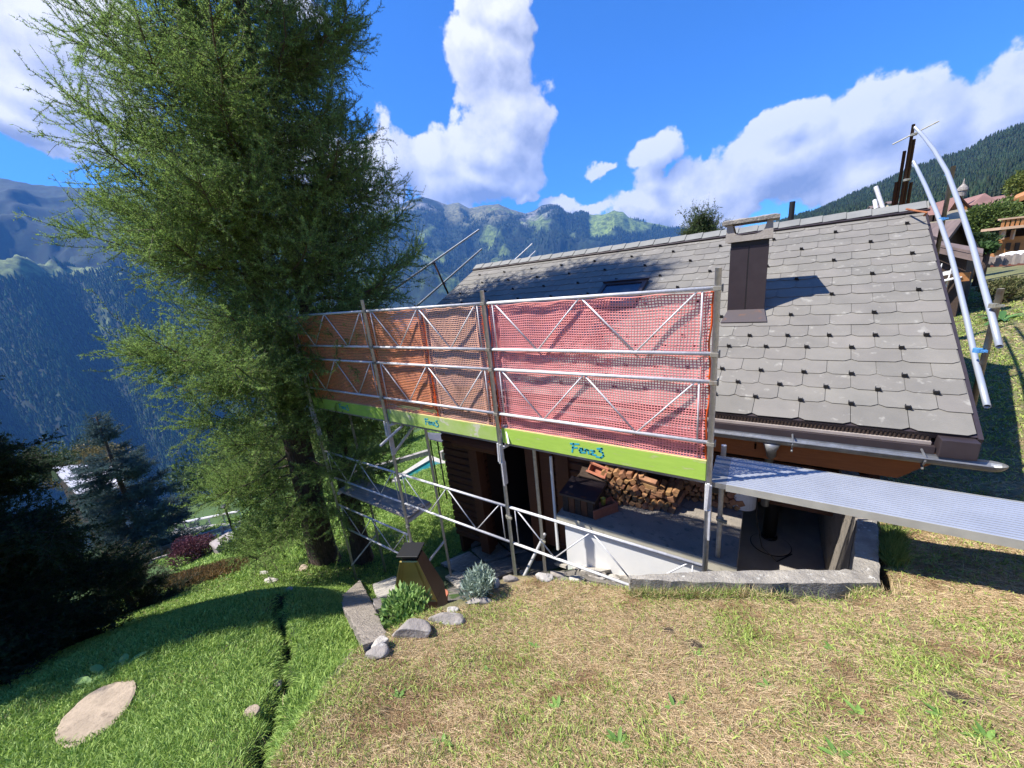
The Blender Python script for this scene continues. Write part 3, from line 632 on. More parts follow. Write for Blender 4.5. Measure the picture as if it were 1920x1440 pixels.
for i in range(5):
    for j in range(2):
        q.lathe([(.016, 0), (.016, .0015), (.009, .002)], (X0-.10+j*.06, Y0+.06+i*.11, ZT-.001), 10)
q.build('punched_end', MT['alu_dark'], pl); q = MB(); q.box((X0-.12, Y0+.02, ZT-.12), (X0-.06, Y0+.06, ZT-.05)); q.build('end_hook', MT['black'], pl)

# ================================================================ safety nets (real strands)
def net(name, label, x0, x1, zt, zb, m, pu=.0265, pv=.025, wu=.0108, wv=.0102, yb=3.458, ph=0., amp=.006, gather=(), spill=True, sag=.02):
    nu = int((x1-x0)/pu)+1; nv = int((zt-zb)/pv)+1
    U, Vv = np.meshgrid(np.linspace(0, 1, nu), np.linspace(0, 1, nv), indexing='ij')
    X = x0+(x1-x0)*U; Z = zt+(zb-zt)*Vv
    Z = Z-sag*np.sin(np.pi*((U*5+ph) % 1))*(1-Vv)*.6+.012*np.sin(U*9+ph)*Vv
    Yp = yb+amp*np.sin(X*7+ph+2*Vv)+amp*.6*np.sin(X*17+Vv*5+ph)+.003*np.sin(Vv*9+X*1.7)
    X = X+.006*np.sin(Vv*13+ph+X*4)+.004*np.sin(Vv*31+X*9)
    for gx_, wdt, dep in gather:
        e_ = np.exp(-((X-gx_)/wdt)**2); Yp = Yp+dep*e_*np.sin((X-gx_)/wdt*3+Vv*2); X = X-(X-gx_)*.45*e_
    if spill:
        t = np.clip((Vv-.90)/.10, 0, 1); Yp = Yp+t*t*.07*(1+.5*np.sin(X*5+ph)); Z = Z+t*.01
    P = np.stack([X, Yp, Z], -1)
    du = np.gradient(P, axis=0); du /= np.linalg.norm(du, axis=2, keepdims=True)+1e-9; dv = np.gradient(P, axis=1); dv /= np.linalg.norm(dv, axis=2, keepdims=True)+1e-9
    Vs, Fs = [], []; off = 0
    for A, Bd, w in ((P, dv, wu), (P, du, wv)):
        a = A-Bd*w/2; c = A+Bd*w/2; mdl = A-np.array([0, w*.42, 0])
        if w == wv: a = a-np.array([0, .0006, 0]); c = c-np.array([0, .0006, 0])
        Vs += [a.reshape(-1, 3), mdl.reshape(-1, 3), c.reshape(-1, 3)]; ii = np.arange(nu*nv).reshape(nu, nv); M_ = nu*nv
        if Bd is dv: i0, i1 = ii[:-1].ravel(), ii[1:].ravel()
        else: i0, i1 = ii[:, :-1].ravel(), ii[:, 1:].ravel()
        Fs.append(np.vstack([np.stack([i0, i1, i1+M_, i0+M_], -1), np.stack([i0+M_, i1+M_, i1+2*M_, i0+2*M_], -1)])+off); off += 3*M_
    return np.vstack(Vs), np.vstack(Fs), P
def hem(P, col_idx, r=.006):
    q = MB(); L = P[col_idx] if isinstance(col_idx, int) else P[:, 0]; q.path(L[::3], r, 6); return q
xab = -3.76
for nm, lab, x0, x1, m, kw, hems in (
   ('safety_net', 'bright orange safety net on the rails nearest the larch trees', -7.02, xab, 'net_a', dict(ph=.4, gather=((PX[1], .07, .03), (xab-.02, .05, .04), (PX[0]+.1, .1, .04)), wu=.0115, wv=.009, pu=.026), (0, -1)),
   ('safety_net', 'narrow salmon coloured net strip between the orange and the red net', xab+.01, -2.73, 'net_b', dict(ph=1.7, gather=((xab+.06, .05, .03), (-2.80, .06, .05)), wu=.0095), (0, -1)),
   ('safety_net', 'widest red safety net hung in front of the skylight and roof', -2.66, -.37, 'net_c', dict(ph=2.9, gather=((-2.58, .07, .04), (-.42, .04, .02)), wu=.0112, wv=.0105), (0, -1))):
    r_ = empty(nm, ((x0+x1)/2, 3.47, -1.8), lab, 'safety net', 'plastic mesh nets tied to the scaffold rails')
    Vn, Fn, P = net(nm, lab, x0, x1, -.245, -1.88, None, **kw); mesh_obj('mesh', Vn, Fn, MT[m], r_)
    if m == 'net_c':
        Vn, Fn, P2 = net(nm, lab, -2.62, -1.25, -.26, -.95, None, ph=.9, spill=False, yb=3.50, pu=.031, pv=.029, wu=.009, wv=.008); mesh_obj('doubled_mesh', Vn, Fn, MT[m], r_)
        Vn, Fn, P2 = net(nm, lab, -2.62, -.42, -1.45, -1.70, None, ph=2.1, spill=False, yb=3.505, pu=.0305, pv=.0285, wu=.009, wv=.008); mesh_obj('doubled_mesh', Vn, Fn, MT[m], r_)
    for h_ in hems:
        q = MB(); q.path(P[h_][::2], .0085, 6)
        for k_ in range(0, P.shape[1]-4, 4):
            pp = P[h_][k_]; q.obox(pp+[.012*(1 if h_ == 0 else -1), -.004, 0], (.010, 0, 0), (0, .004, 0), (0, 0, .006))
        q.build('hem_cord', MT['net_hem'], r_)

# ================================================================ gable guard rails
def clampat(par, c, r=.034, m='blue_clamp'):
    q = MB(); c = np.array(c); q.lathe([(.024, -.022), (r, -.02), (r, .02), (.024, .022)], c, 12); q.box(c+[.01, -.055, -.012], c+[.05, -.02, .012]); q.tube(c+[.03, -.07, 0], c+[.03, .05, 0], .006, 6); q.build('clamp', MT[m], par)
gr = empty('gable_guard_rail', (1.85, 7.5, -1.6), 'pair of long curved zinc tubes clamped to posts beyond the sunny roof verge', 'guard rail')
R1 = [(1851, 762), (1840, 718), (1830, 680), (1813, 600), (1797, 533), (1780, 467), (1757, 400), (1736, 350), (1723, 323), (1713, 303)]
R2 = [(1874, 650), (1859, 590), (1843, 533), (1822, 455), (1800, 387), (1776, 323), (1752, 282), (1732, 256), (1716, 239)]
for L, xa, xb_ in ((R1, 1.71, 1.98), (R2, 1.74, 2.0)):
    P = [pX(px, py, xa+(xb_-xa)*i/(len(L)-1)) for i, (px, py) in enumerate(L)]
    q = MB(); q.path(P, .0245, 16, hollow=True); q.build('tube', MT['galv_bright'], gr, smooth=True)
def vpost(px, py, py2, X, r=.0242, m='galv_old', dx=0.):
    t = pX(px, py, X); zb = pY(px-(py2-py)*.2, py2, t[1])[2]
    q = MB(); q.tube((t[0], t[1], zb-.12), t, r, 14, hollow=True); return q.build('post', MT[m], gr, smooth=True), t
a1, t1 = vpost(1877, 541, 745, 1.80); a2, t2 = vpost(1788, 311, 487, 1.99)
clampat(gr, pX(1863, 573, 1.775), m='clamp'); clampat(gr, pX(1833, 657, 1.745), m='blue_clamp'); clampat(gr, pX(1778, 326, 1.965)); clampat(gr, pX(1766, 411, 1.905))
a3, t3 = vpost(1713, 233, 384, 2.03, m='rust_tube'); 
for dx, dz, hh in ((-.055, -.42, .0), (.05, -.25, .0), (.11, -1.0, 0), (-.10, -.95, 0)):
    q = MB(); q.tube((t3[0]+dx, t3[1]+.05, t3[2]-1.75), (t3[0]+dx, t3[1]+.05, t3[2]+dz), .026, 12, hollow=True); q.build('post', MT['rust_tube'], gr, smooth=True)
for dz in (-.18, -.95): clampat(gr, t3+[.02, -.03, dz], .045, 'clamp')
q = MB(); q.lathe([(.06, 0), (.17, .02), (.16, .07), (.10, .12), (.05, .13)], t3+[-.02, .02, -1.62], 12); q.build('rusty_foot', MT['rust'], gr)
q = MB(); q.tube(t3+[-.25, 0, -.27], t3+[.32, -.05, -.05], .012, 8); q.build('clamp_bolt', MT['clamp'], gr)

gl = empty('gable_guard_rail', (-7.5, 7.5, -1.6), 'pair of thin tubes on a dark bracket rising beyond the shaded verge near the larch', 'guard rail')
for (p0, p1, x0, x1) in (((690, 577), (898, 431), -7.75, -7.3), ((778, 577), (903, 467), -7.7, -7.3)):
    q = MB(); q.tube(pX(*p0, x0), pX(*p1, x1), .026, 12, hollow=True); q.build('tube', MT['galv_bright'], gl, smooth=True)
q = MB(); q.tube(pX(812, 489, -7.52), pX(841, 552, -7.42), .026, 12); q.build('post', MT['rust_tube'], gl, smooth=True)
clampat(gl, pX(813, 494, -7.5), .05, 'hook'); clampat(gl, pX(832, 532, -7.48), .05, 'hook')
gf = empty('far_slope_guard_rail', (-4, 13, -2.5), 'two short thin tube ends showing above the ridge before the forested mountain', 'guard rail')
for p0, p1, y in (((960, 492), (998, 457), 12.2), ((988, 486), (1004, 471), 12.6)):
    q = MB(); q.tube(pY(*p0, y), pY(*p1, y+.5), .024, 10); q.build('tube', MT['galv'], gf)
gf2 = empty('far_slope_guard_rail', (2.2, 13, -2.5), 'two leaning tube ends above the ridge next to the rusty posts', 'guard rail')
for p0, p1, y in (((1656, 392), (1642, 350), 10.6), ((1643, 392), (1640, 376), 10.9)):
    q = MB(); q.tube(pY(*p0, y), pY(*p1, y+.15), .035, 10); q.build('tube', MT['galv'], gf2)
q = MB(); q.path([pX(1700, 392, 1.62), pX(1722, 396, 1.68), pX(1738, 398, 1.75), pX(1733, 404, 1.75)], .014, 8); q.build('twisted_tie', MT['rust'], gr)

# ================================================================ masonry: pit, curb, ledge
pit = empty('concrete_pit', (.45, 4.6, -4.0), 'sunken concrete light well with weathered curb beside the white ledge', 'light well')
MB().box((-.3, 2.9, -4.12), (1.0, 6.72, -3.95)).build('pit_floor', MT['concrete_pale'], pit)
zc = -2.47
bk = [pZ(*q, zc) for q in ((1178, 1079), (1322, 1070), (1460, 1068), (1600, 1067))]
ft = [pZ(*q, zc) for q in ((1182, 1084), (1310, 1091), (1460, 1093), (1651, 1092))]
inn = [bk[3], pZ(1604, 1020, zc), pZ(1606, 972, zc)]; out = [ft[3], pZ(1649, 1030, zc), pZ(1645, 974, zc)]
def strip(A, B, z0, name, m, par, sub=6, rough=.0035):
    A = np.array(A); B = np.array(B); t = np.linspace(0, len(A)-1, (len(A)-1)*sub+1); f = lambda Q: np.stack([np.interp(t, range(len(Q)), Q[:, i]) for i in range(3)], 1)
    A = f(A); B = f(B); n = len(A); k = 4; V = []; 
    rows = []
    for j in range(k+1):
        w = j/k; P = A*(1-w)+B*w; P = P+rng.normal(0, rough, P.shape)*[1, 1, .8]; 
        if j in (0, k): P[:, 2] -= rough*1.2
        rows.append(P)
    dn_a = rows[0].copy(); dn_a[:, 2] = z0; dn_b = rows[-1].copy(); dn_b[:, 2] = z0
    mid_b = rows[-1].copy(); mid_b[:, 2] -= .09; mid_b += rng.normal(0, rough, mid_b.shape)
    rows = [dn_a]+rows+[mid_b, dn_b]
    V = np.vstack(rows); R = len(rows); F_ = [(j*n+i, (j+1)*n+i, (j+1)*n+i+1, j*n+i+1) for j in range(R-1) for i in range(n-1)]
    F_ += [tuple(j*n for j in range(R)), tuple(j*n+n-1 for j in range(R-1, -1, -1))]
    return mesh_obj(name, V, [f_ for f_ in F_], m, par)
strip(bk, ft, -4.1, 'curb', MT['curb'], pit, 10); strip(inn, out, -4.1, 'side_wall', MT['curb'], pit, 8)
ex = pZ(1606, 972, zc); ex2 = pZ(1645, 974, zc); q = MB(); q.hexa([(ex[0], ex[1], -4.1), (ex2[0], ex2[1], -4.1), (ex2[0]+.02, 6.7, -4.1), (ex[0]+.02, 6.7, -4.1), (ex[0], ex[1], zc-.03), (ex2[0], ex2[1], zc-.03), (ex2[0]+.02, 6.7, zc-.03), (ex[0]+.02, 6.7, zc-.03)]); q.build('rear_side_wall', MT['concrete'], pit)
q = MB(); q.hexa([(.78, 3.2, -4.1), (ex[0]-.004, 3.5, -4.1), (ex[0]-.004, 6.6, -4.1), (.78, 6.6, -4.1), (.79, 3.3, zc-.35), (ex[0]-.004, 3.5, zc-.3), (ex[0]-.004, 6.6, zc-.3), (.79, 6.6, zc-.35)]); 
cv_ = MB(); cv_.lathe([(.23, 0), (.235, .012), (.22, .018), (.05, .018)], (.26, 5.55, -3.95), 40); cv_.build('manhole_cover', MT['concrete_pale'], pit); q = MB(); q.lathe([(.245, 0), (.245, .004), (.232, .004)], (.26, 5.55, -3.95), 40); q.build('cover_ring', MT['black'], pit)
sp_ = MB(); sp_.tube((.24, 5.7, -3.93), (.24, 5.7, -1.9), .085, 20); sp_.lathe([(.1, 0), (.1, .03), (.088, .04)], (.24, 5.7, -3.935), 20); tag(sp_.build('stove_pipe', MT['black'], None, True), 'thick black pipe standing on the round cover in the pit', 'pipe')
cb = MB(); cb.path([(.05, 5.2, -2.7), (.06, 5.15, -3.3), (.15, 5.1, -3.7), (.33, 5.2, -3.94), (.5, 5.45, -3.945)], .008, 6); tag(cb.build('cable', MT['black'], None), 'thin black cable hanging down beside the black pipe', 'cable')

ledge = empty('ledge', (-1.2, 4.6, -3.9), 'long concrete topped ledge with white painted front carrying firewood', 'ledge')
MB().box((-2.25, 3.95, -3.33), (-.085, 5.34, -3.19)).build('slab', MT['concrete'], ledge, bevel=.008)
q = MB(); q.box((-2.252, 3.944, -3.33), (-.083, 3.9495, -3.20)); q.build('slab_face', MT['cream'], ledge)
MB().box((-2.15, 3.985, -4.15), (-.11, 5.2, -3.331)).build('front', MT['white'], ledge)
# firewood
protos = []
def log_mesh(seed):
    r_ = random.Random(seed); k = r_.choice((3, 4, 4, 5)); R = r_.uniform(.040, .058); a0 = r_.uniform(0, 6.28)
    P = [(R*r_.uniform(.75, 1.15)*math.cos(a0+2*math.pi*i/k), R*r_.uniform(.75, 1.15)*math.sin(a0+2*math.pi*i/k)) for i in range(k)]
    q = MB(); q.prism([(x, 0, z) for x, z in P], (0, r_.uniform(.26, .33), 0)); c = np.ones((2*k, 3))*r_.uniform(.75, 1.25)*np.array([1, r_.uniform(.85, 1.05), r_.uniform(.8, 1.05)])
    o = mesh_obj('firewood_log', np.array(q.v), q.f, MT['log_end'], None, col=c, loc=(0, 0, 0)); b_ = o.modifiers.new('b', 'BEVEL'); b_.width = .004; b_.segments = 1
    return o
protos = [log_mesh(s_) for s_ in range(12)]; used = [False]*12
def place_log(x, y, z, rx=0, rz=0, grp='split logs stacked on the ledge', lab='split firewood log in the stack on the concrete ledge'):
    i = random.randrange(12)
    if used[i]: o = protos[i].copy(); C.objects.link(o)
    else: o = protos[i]; used[i] = True
    o.location = (x, y, z); o.rotation_euler = (rx, random.uniform(0, 6.28), rz); tag(o, lab, 'log', grp)
for r_ in range(6):
    n_ = 12-(r_ > 3)*3
    for c_ in range(n_):
        x = -1.80+.083*c_+(.04 if r_ % 2 else 0)+random.uniform(-.012, .012)
        if r_ >= 4 and c_ > 6: continue
        place_log(x, 4.46+.014*c_+random.uniform(-.03, .03)+.012*r_, -3.145+.078*r_+random.uniform(-.008, .008), 0, random.uniform(-.12, .12))
for k_, (x, z) in enumerate(((-1.05, -2.86), (-1.06, -2.785), (-.98, -2.93))):
    place_log(x, 4.62, z, 0, 1.35)
for r_ in range(4):
    for c_ in range(11): place_log(-.98+.082*c_+(.04 if r_ % 2 else 0), 5.0+random.uniform(-.03, .03), -3.145+.078*r_, 0, random.uniform(-.12, .12), 'split logs stacked against the wall', 'firewood log of the shaded stack against the wall behind the ledge')
for i_, u_ in enumerate(used):
    if not u_: bpy.data.objects.remove(protos[i_])
# charred box / old trough, planters, cup, drum
cx = empty('charred_wooden_crate', (-1.97, 4.25, -3.19), 'charred wooden crate with sooty boards on the ledge end', 'crate')
for i in range(5):
    q = MB(); q.box((-2.20+.092*i, 4.06, -3.19), (-2.115+.092*i, 4.085, -2.90+.01*(i % 2))); q.build('board', MT['dark_wood'] if i % 2 == 0 else MT['brown_wood'], cx, bevel=.004)
q = MB(); q.box((-2.20, 4.09, -3.19), (-2.175, 4.75, -2.91)); q.box((-1.765, 4.09, -3.19), (-1.74, 4.75, -2.91)); q.build('side', MT['dark_wood'], cx)
q = MB(); q.obox((-1.97, 4.25, -2.895), (.26, 0, 0), (0, .22, .02), (0, -.002, .018)); q.build('sooty_lid', MT['dark_metal'], cx)
q = MB(); q.obox((-1.95, 4.62, -2.85), (.20, .05, 0), (-.03, .18, .03), (0, 0, .012)); q.build('loose_plank', MT['dark_wood'], cx)
def planter(c, ax, L, Wd, Hh, lab, tilt=0):
    c = np.array(c, float); ax = nrm(np.array([*ax, 0.])); ay = np.array([-ax[1], ax[0], 0]); q = MB(); az_ = np.array([0, 0, 1.])
    if tilt: az_ = nrm(np.array([0, 0, 1])*math.cos(tilt)-ay*math.sin(tilt)); ay = np.cross(az_, ax)
    t = .012
    for s in (-1, 1):
        q.obox(c+ay*s*(Wd-t), ax*L, ay*t, az_*Hh); q.obox(c+ax*s*(L-t), ax*t, ay*(Wd-2*t-.001), az_*Hh)
    q.obox(c-az_*(Hh-t), ax*(L-2*t-.002), ay*(Wd-2*t-.002), az_*t); q.obox(c+az_*(Hh+.006)+ay*(Wd), ax*(L+.012), ay*.012, az_*.007); q.obox(c+az_*(Hh+.006)-ay*(Wd), ax*(L+.012), ay*.012, az_*.007)
    o = q.build('planter_box', MT['terracotta'], None); tag(o, lab, 'planter', 'terracotta planter boxes among the firewood'); return o
planter((-1.68, 4.24, -3.12), (.55, .8), .19, .075, .065, 'terracotta planter box standing at the ledge edge before the logs')
planter((-1.86, 4.62, -2.78), (.9, -.3), .16, .07, .06, 'tipped terracotta planter box on top of the charred crate', .9)
q = MB(); q.lathe([(.032, 0), (.036, .09), (.038, .095), (.032, .09), (.028, .01)], (-1.70, 4.30, -3.09), 16); tag(q.build('cup', MT['yellow'], None, True), 'pale yellow plastic cup inside the terracotta planter', 'cup')
q = MB(); q.lathe([(.12, 0), (.15, .01), (.15, .25), (.155, .26), (.145, .27), (.01, .272)], (.02-.12, 5.15, -3.17), 24); tag(q.build('drum', MT['drum'], None, False), 'round white drum behind the standing posts on the ledge', 'drum')
# ================================================================ far terrain
def interp_prof(L):
    A = sorted([azel(*q) for q in L]); return np.array([a for a, _ in A]), np.array([e for _, e in A])
PL = [(-40, 335), (0, 333), (60, 345), (150, 352), (280, 350), (420, 365), (600, 392), (690, 400), (740, 388), (765, 376), (790, 368), (815, 375), (838, 384), (860, 380), (880, 391), (905, 385), (935, 382), (955, 391), (985, 400), (1000, 396), (1015, 385), (1030, 382), (1046, 384), (1060, 396), (1075, 401), (1090, 398), (1110, 403), (1135, 401), (1150, 394), (1168, 397), (1180, 408), (1215, 416), (1250, 423), (1290, 432), (1400, 436), (1480, 413), (1500, 405), (1530, 398), (1560, 385), (1600, 366), (1640, 350), (1700, 322), (1735, 310), (1760, 300), (1800, 290), (1820, 280), (1850, 262), (1890, 246), (1920, 235), (2050, 190), (2300, 140)]
pa, pe = interp_prof(PL)
AZ = np.concatenate([np.arange(-180, -125, 2.5), np.arange(-125, 60.01, .16), np.arange(62.5, 180.1, 2.5)]); RR = np.concatenate([np.geomspace(46, 1500, 90), np.linspace(1530, 5600, 180)])  # bearings behind the viewer added unseen so metal reflects hills, not black void
A_, R_ = np.meshgrid(AZ, RR); XX = R_*np.sin(np.radians(A_)); YY = R_*np.cos(np.radians(A_))
pa = np.concatenate([[-180, -125], pa, [90, 180]]); pe = np.concatenate([[14, 13], pe, [14, 14]]); E_ = np.interp(A_, pa, pe)
def ridged(x, y, s, o=5, seed=0):
    r = 0; a = .5; t = 0
    for i in range(o): r = r+a*(1-np.abs(2*vnoise(x, y, s*2**i, seed+i*13)-1)); t += a; a *= .5
    return r/t
RL = 4200+250*np.sin(np.radians(A_)*7); zl = RL*np.tan(np.radians(E_))
t = np.clip((R_-1750)/(RL-1750), 0, 1)
rise = -600+(zl+600)*t**.92
gul = (ridged(XX, YY, 1/620., 5, 3)-.6)*520*np.sin(np.pi*np.clip(t, 0, 1))**.8
zL = np.where(R_ < 1450, np.maximum(-13-.41*(R_-30), -600+0*R_), rise+gul)
zL = np.where(R_ > RL, zl-(R_-RL)*.5, zL)
spur = 262+18*np.sin(A_*1.7)-np.where(R_-2600-120*np.sin(A_*.9) < 0, .72, .36)*np.abs(R_-2600-120*np.sin(A_*.9))-np.clip(A_+78, 0, 99)*22+(ridged(XX, YY, 1/240., 5, 5)-.6)*190; zL = np.where((A_ < -60) & (R_ > 1450), np.maximum(np.where(R_ < 2700, zL-gul*.92-150*np.clip((-60-A_)/20, 0, 1), zL), np.maximum(spur, -620)), zL)
RH = 1150+0*A_; zh = RH*np.tan(np.radians(E_)); th = np.clip((R_-40)/(RH-40), 0, 1)
zR = -2.5+(zh+2.5)*th**2.0+(ridged(XX, YY, 1/140., 4, 8)-.6)*30*np.sin(np.pi*th)
zR = np.where(R_ > RH, zh-(R_-RH)*.3, zR)
wr = np.clip(np.maximum((A_+7)/7, (-135-A_)/10), 0, 1); wr = wr*wr*(3-2*wr)
ZZ = zL*(1-wr)+zR*wr; ZZ = np.maximum(ZZ, -640)
sl_ = np.hypot(*np.gradient(ZZ, axis=(0, 1)))
EL = np.degrees(np.arctan2(ZZ, R_))
forest = np.array([.014, .032, .014]); mead = np.array([.22, .29, .06]); rock = np.array([.27, .25, .23]); alp = np.array([.20, .19, .10])
n1 = fbm(XX, YY, 1/260., 5, 1); n2 = fbm(XX, YY, 1/90., 4, 21); n3 = fbm(XX, YY, 1/40., 3, 33)
colr = forest*(.55+.9*n3[..., None])
def lay(c, m): 
    m = np.clip(m, 0, 1)[..., None]; return colr*(1-m)+c*m
hi = (EL-E_+3.6)/2.2                                    # near the crest
ctr = (A_ > -62) & (A_ < -24)
colr = lay(rock*(.6+.8*n2[..., None]), np.where(ctr & (R_ > 2500), np.clip(hi+ (n1-.5)*3.5-.75, 0, 1)*np.clip((n2-.36)*7, 0, 1), 0))
colr = lay(alp*(.7+.6*n2[..., None]), np.where((A_ > -42) & (A_ < -31) & (R_ > 2500), np.clip((EL-8.2)*1.0+(n2-.5)*2, 0, 1), 0))
colr = lay(mead*(.7+.5*n2[..., None]), np.where((A_ > -22) & (A_ < -6) & (R_ > 2300), np.clip((EL-4.2)*1.2, 0, 1)*np.clip((n1+n2*.5-.48)*7, 0, 1), 0))
colr = lay(mead*.9, np.where(ctr & (R_ > 2500) & (EL < 10), np.clip((n1-.60)*12, 0, 1)*.8, 0))
colr = lay(np.array([.17, .21, .06])*(.8+.4*n2[..., None]), np.where((A_ < -72) & (R_ > 2150) & (R_ < 2900), np.clip((EL-4.4+(n2-.5)*2.5)*1.6, 0, 1)*np.clip((n2-.30)*8, 0, 1), 0))
colr = lay(mead*1.2, np.where((A_ < -70) & (R_ > 1900) & (R_ < 2500), np.clip((n1*.6+n2*.4-.62)*14, 0, 1)*.6, 0))
colr = lay(mead*.9*(.7+.5*n3[..., None]), wr*np.clip((n2*.7+n1*.6-.76)*8, 0, 1)*np.clip((5.0-EL)/3, 0, 1))
colr = lay(mead*1.0, wr*np.clip((150-R_)/60, 0, 1))
Vf = np.stack([XX, YY, ZZ], -1).reshape(-1, 3); na = len(AZ); nr_ = len(RR); ii = np.arange(na*nr_).reshape(nr_, na)
Qf = np.stack([ii[:-1, :-1], ii[:-1, 1:], ii[1:, 1:], ii[1:, :-1]], -1).reshape(-1, 4)
fm = mat('far_hillside', (1, 1, 1), .95, (.35, .38, .36), .035, attr='Col', detail=8, contrast=(.40, .60))
tag(mesh_obj('mountains', Vf, Qf, fm, None, True, colr.reshape(-1, 3), loc=(0, 0, 0)), kind='structure')
def hfar(a, r):
    i = np.clip(np.interp(a, AZ, np.arange(na)), 0, na-1.001); j = np.clip(np.interp(r, RR, np.arange(nr_)), 0, nr_-1.001)
    i0 = i.astype(int); j0 = j.astype(int); fi = i-i0; fj = j-j0
    return (ZZ[j0, i0]*(1-fi)*(1-fj)+ZZ[j0, i0+1]*fi*(1-fj)+ZZ[j0+1, i0]*(1-fi)*fj+ZZ[j0+1, i0+1]*fi*fj), colr[j0, i0]
def cones(n, a0, a1, r0, r1, h0, h1, name, star=False, pw=1.):
    a = rng.uniform(a0, a1, n); r = r0+(r1-r0)*rng.uniform(0, 1, n)**pw; z, c = hfar(a, r)
    k = c[:, 1] < .10; a, r, z = a[k], r[k], z[k]; n = len(a); h = rng.uniform(h0, h1, n); w = h*rng.uniform(.13, .24, n)
    x = r*np.sin(np.radians(a)); y = r*np.cos(np.radians(a)); m = 6
    ph = rng.uniform(0, 6.28, n); V = []; Fc = []; m = 8 if star else 6
    tiers = ((.05, 1.), (.30, .50), (.24, .92), (.50, .36), (.44, .72), (.70, .22), (.64, .50), (1.02, .0)) if star else ((.06, 1.), (.38, .62), (.36, .85), (.68, .34), (.66, .52), (1., .0))
    ring = []
    for tz, tw in tiers:
        for j in range(m):
            an = ph+2*math.pi*j/m; jj = rng.uniform(.7, 1.25, n)*((1.25 if j % 2 else .62) if star else 1); ring.append(np.stack([x+w*tw*jj*np.cos(an), y+w*tw*jj*np.sin(an), z+h*(tz-(.035 if (star and j % 2) else 0))], -1))
    V = np.stack(ring, 1); nv = V.shape[1]; o = (np.arange(n)*nv)[:, None]
    fl = [(t_*m+j, t_*m+(j+1) % m, (t_+1)*m+(j+1) % m, (t_+1)*m+j) for t_ in range(0, len(tiers), 2) for j in range(m)]
    Fc = (o[:, :, None]+np.array(fl)[None]).reshape(-1, 4)
    col = np.repeat((np.array([.018, .040, .017])*rng.uniform(.45, 1.9, (n, 1))+rng.uniform(0, .02, (n, 1))*np.array([1, 1, 0])), nv, 0)
    if name == 'v': g_c = np.repeat(rng.uniform(0, 1, (n, 1))**3, nv, 0); col = col*1.2+g_c*np.array([.07, .11, .02])
    return V.reshape(-1, 3), Fc, col
vs = [cones(30000, -1.5, 26, 400, 1168, 5, 11, '', True), cones(30000, -96, -60, 1480, 2750, 13, 26, 'v'), cones(9000, -26, -5, 3300, 4250, 16, 30, ''), cones(7000, -52, -24, 2600, 4150, 16, 30, '')]
o_ = 0; VV, FF, CC = [], [], []
for v_, f_, c_ in vs: VV.append(v_); FF.append(f_+o_); CC.append(c_); o_ += len(v_)
fo = mesh_obj('forest', np.vstack(VV), np.vstack(FF), MT['leaf'], None, False, np.vstack(CC), loc=(0, 0, 0)); tag(fo, 'dark conifer forest covering the far mountain slopes', 'forest', kind='stuff')
# the air
hz = MB().box((-6000, -3600, -642), (5200, 6000, 1420)).build('haze', MT['white'], None, loc=(0, 0, 0)); tag(hz, kind='stuff')
hm = bpy.data.materials.new('valley_haze'); hm.use_nodes = True; ht = hm.node_tree; ht.nodes.clear(); ho = N(ht, 'ShaderNodeOutputMaterial'); hv = N(ht, 'ShaderNodeVolumePrincipled')
hv.inputs['Color'].default_value = (.13, .40, 1.0, 1); hv.inputs['Density'].default_value = 1.0e-4; hv.inputs['Anisotropy'].default_value = .0
ht.links.new(hv.outputs[0], ho.inputs['Volume']); hz.data.materials[0] = hm

# ================================================================ vegetation builders
def unit(a): return a/(np.linalg.norm(a, axis=-1, keepdims=True)+1e-12)
def curves(P, D, L, K, droop, up, wig=.03):
    t = np.linspace(0, 1, K)[None, :, None]; L_ = L[:, None, None]
    C_ = P[:, None]+D[:, None]*L_*t; z = np.zeros_like(C_); z[..., 2] = (-(droop*L)[:, None]*t[..., 0]**2+(up*L)[:, None]*t[..., 0]**3); C_ = C_+z
    w = rng.normal(0, 1, (len(P), K, 3)).cumsum(1)*wig*L_/math.sqrt(K); w[:, 0] = 0; return C_+w
def spawn(Cv, n, tmin=.1, tmax=1., sideways=None, ang=(45, 75), bias=0.):
    N_, K, _ = Cv.shape; seg = np.linalg.norm(np.diff(Cv, axis=1), axis=2).sum(1); pi = rng.choice(N_, n, p=seg/seg.sum()); t = tmin+(tmax-tmin)*rng.uniform(0, 1, n)
    f = t*(K-1); i = np.minimum(f.astype(int), K-2); fr = (f-i)[:, None]; P = Cv[pi, i]*(1-fr)+Cv[pi, i+1]*fr; T = unit(Cv[pi, i+1]-Cv[pi, i])
    if sideways is None: rnd = unit(rng.normal(0, 1, (n, 3)))
    else:
        s = unit(np.cross(T, np.array([0, 0, 1.]))); rnd = unit(s*np.where(rng.uniform(0, 1, n) < .5, 1, -1)[:, None]+rng.normal(0, sideways, (n, 3)))
    rnd[:, 2] += bias; perp = unit(rnd-T*(rnd*T).sum(1, keepdims=True)); a = np.radians(rng.uniform(*ang, n))[:, None]
    return P, T*np.cos(a)+perp*np.sin(a), t, pi
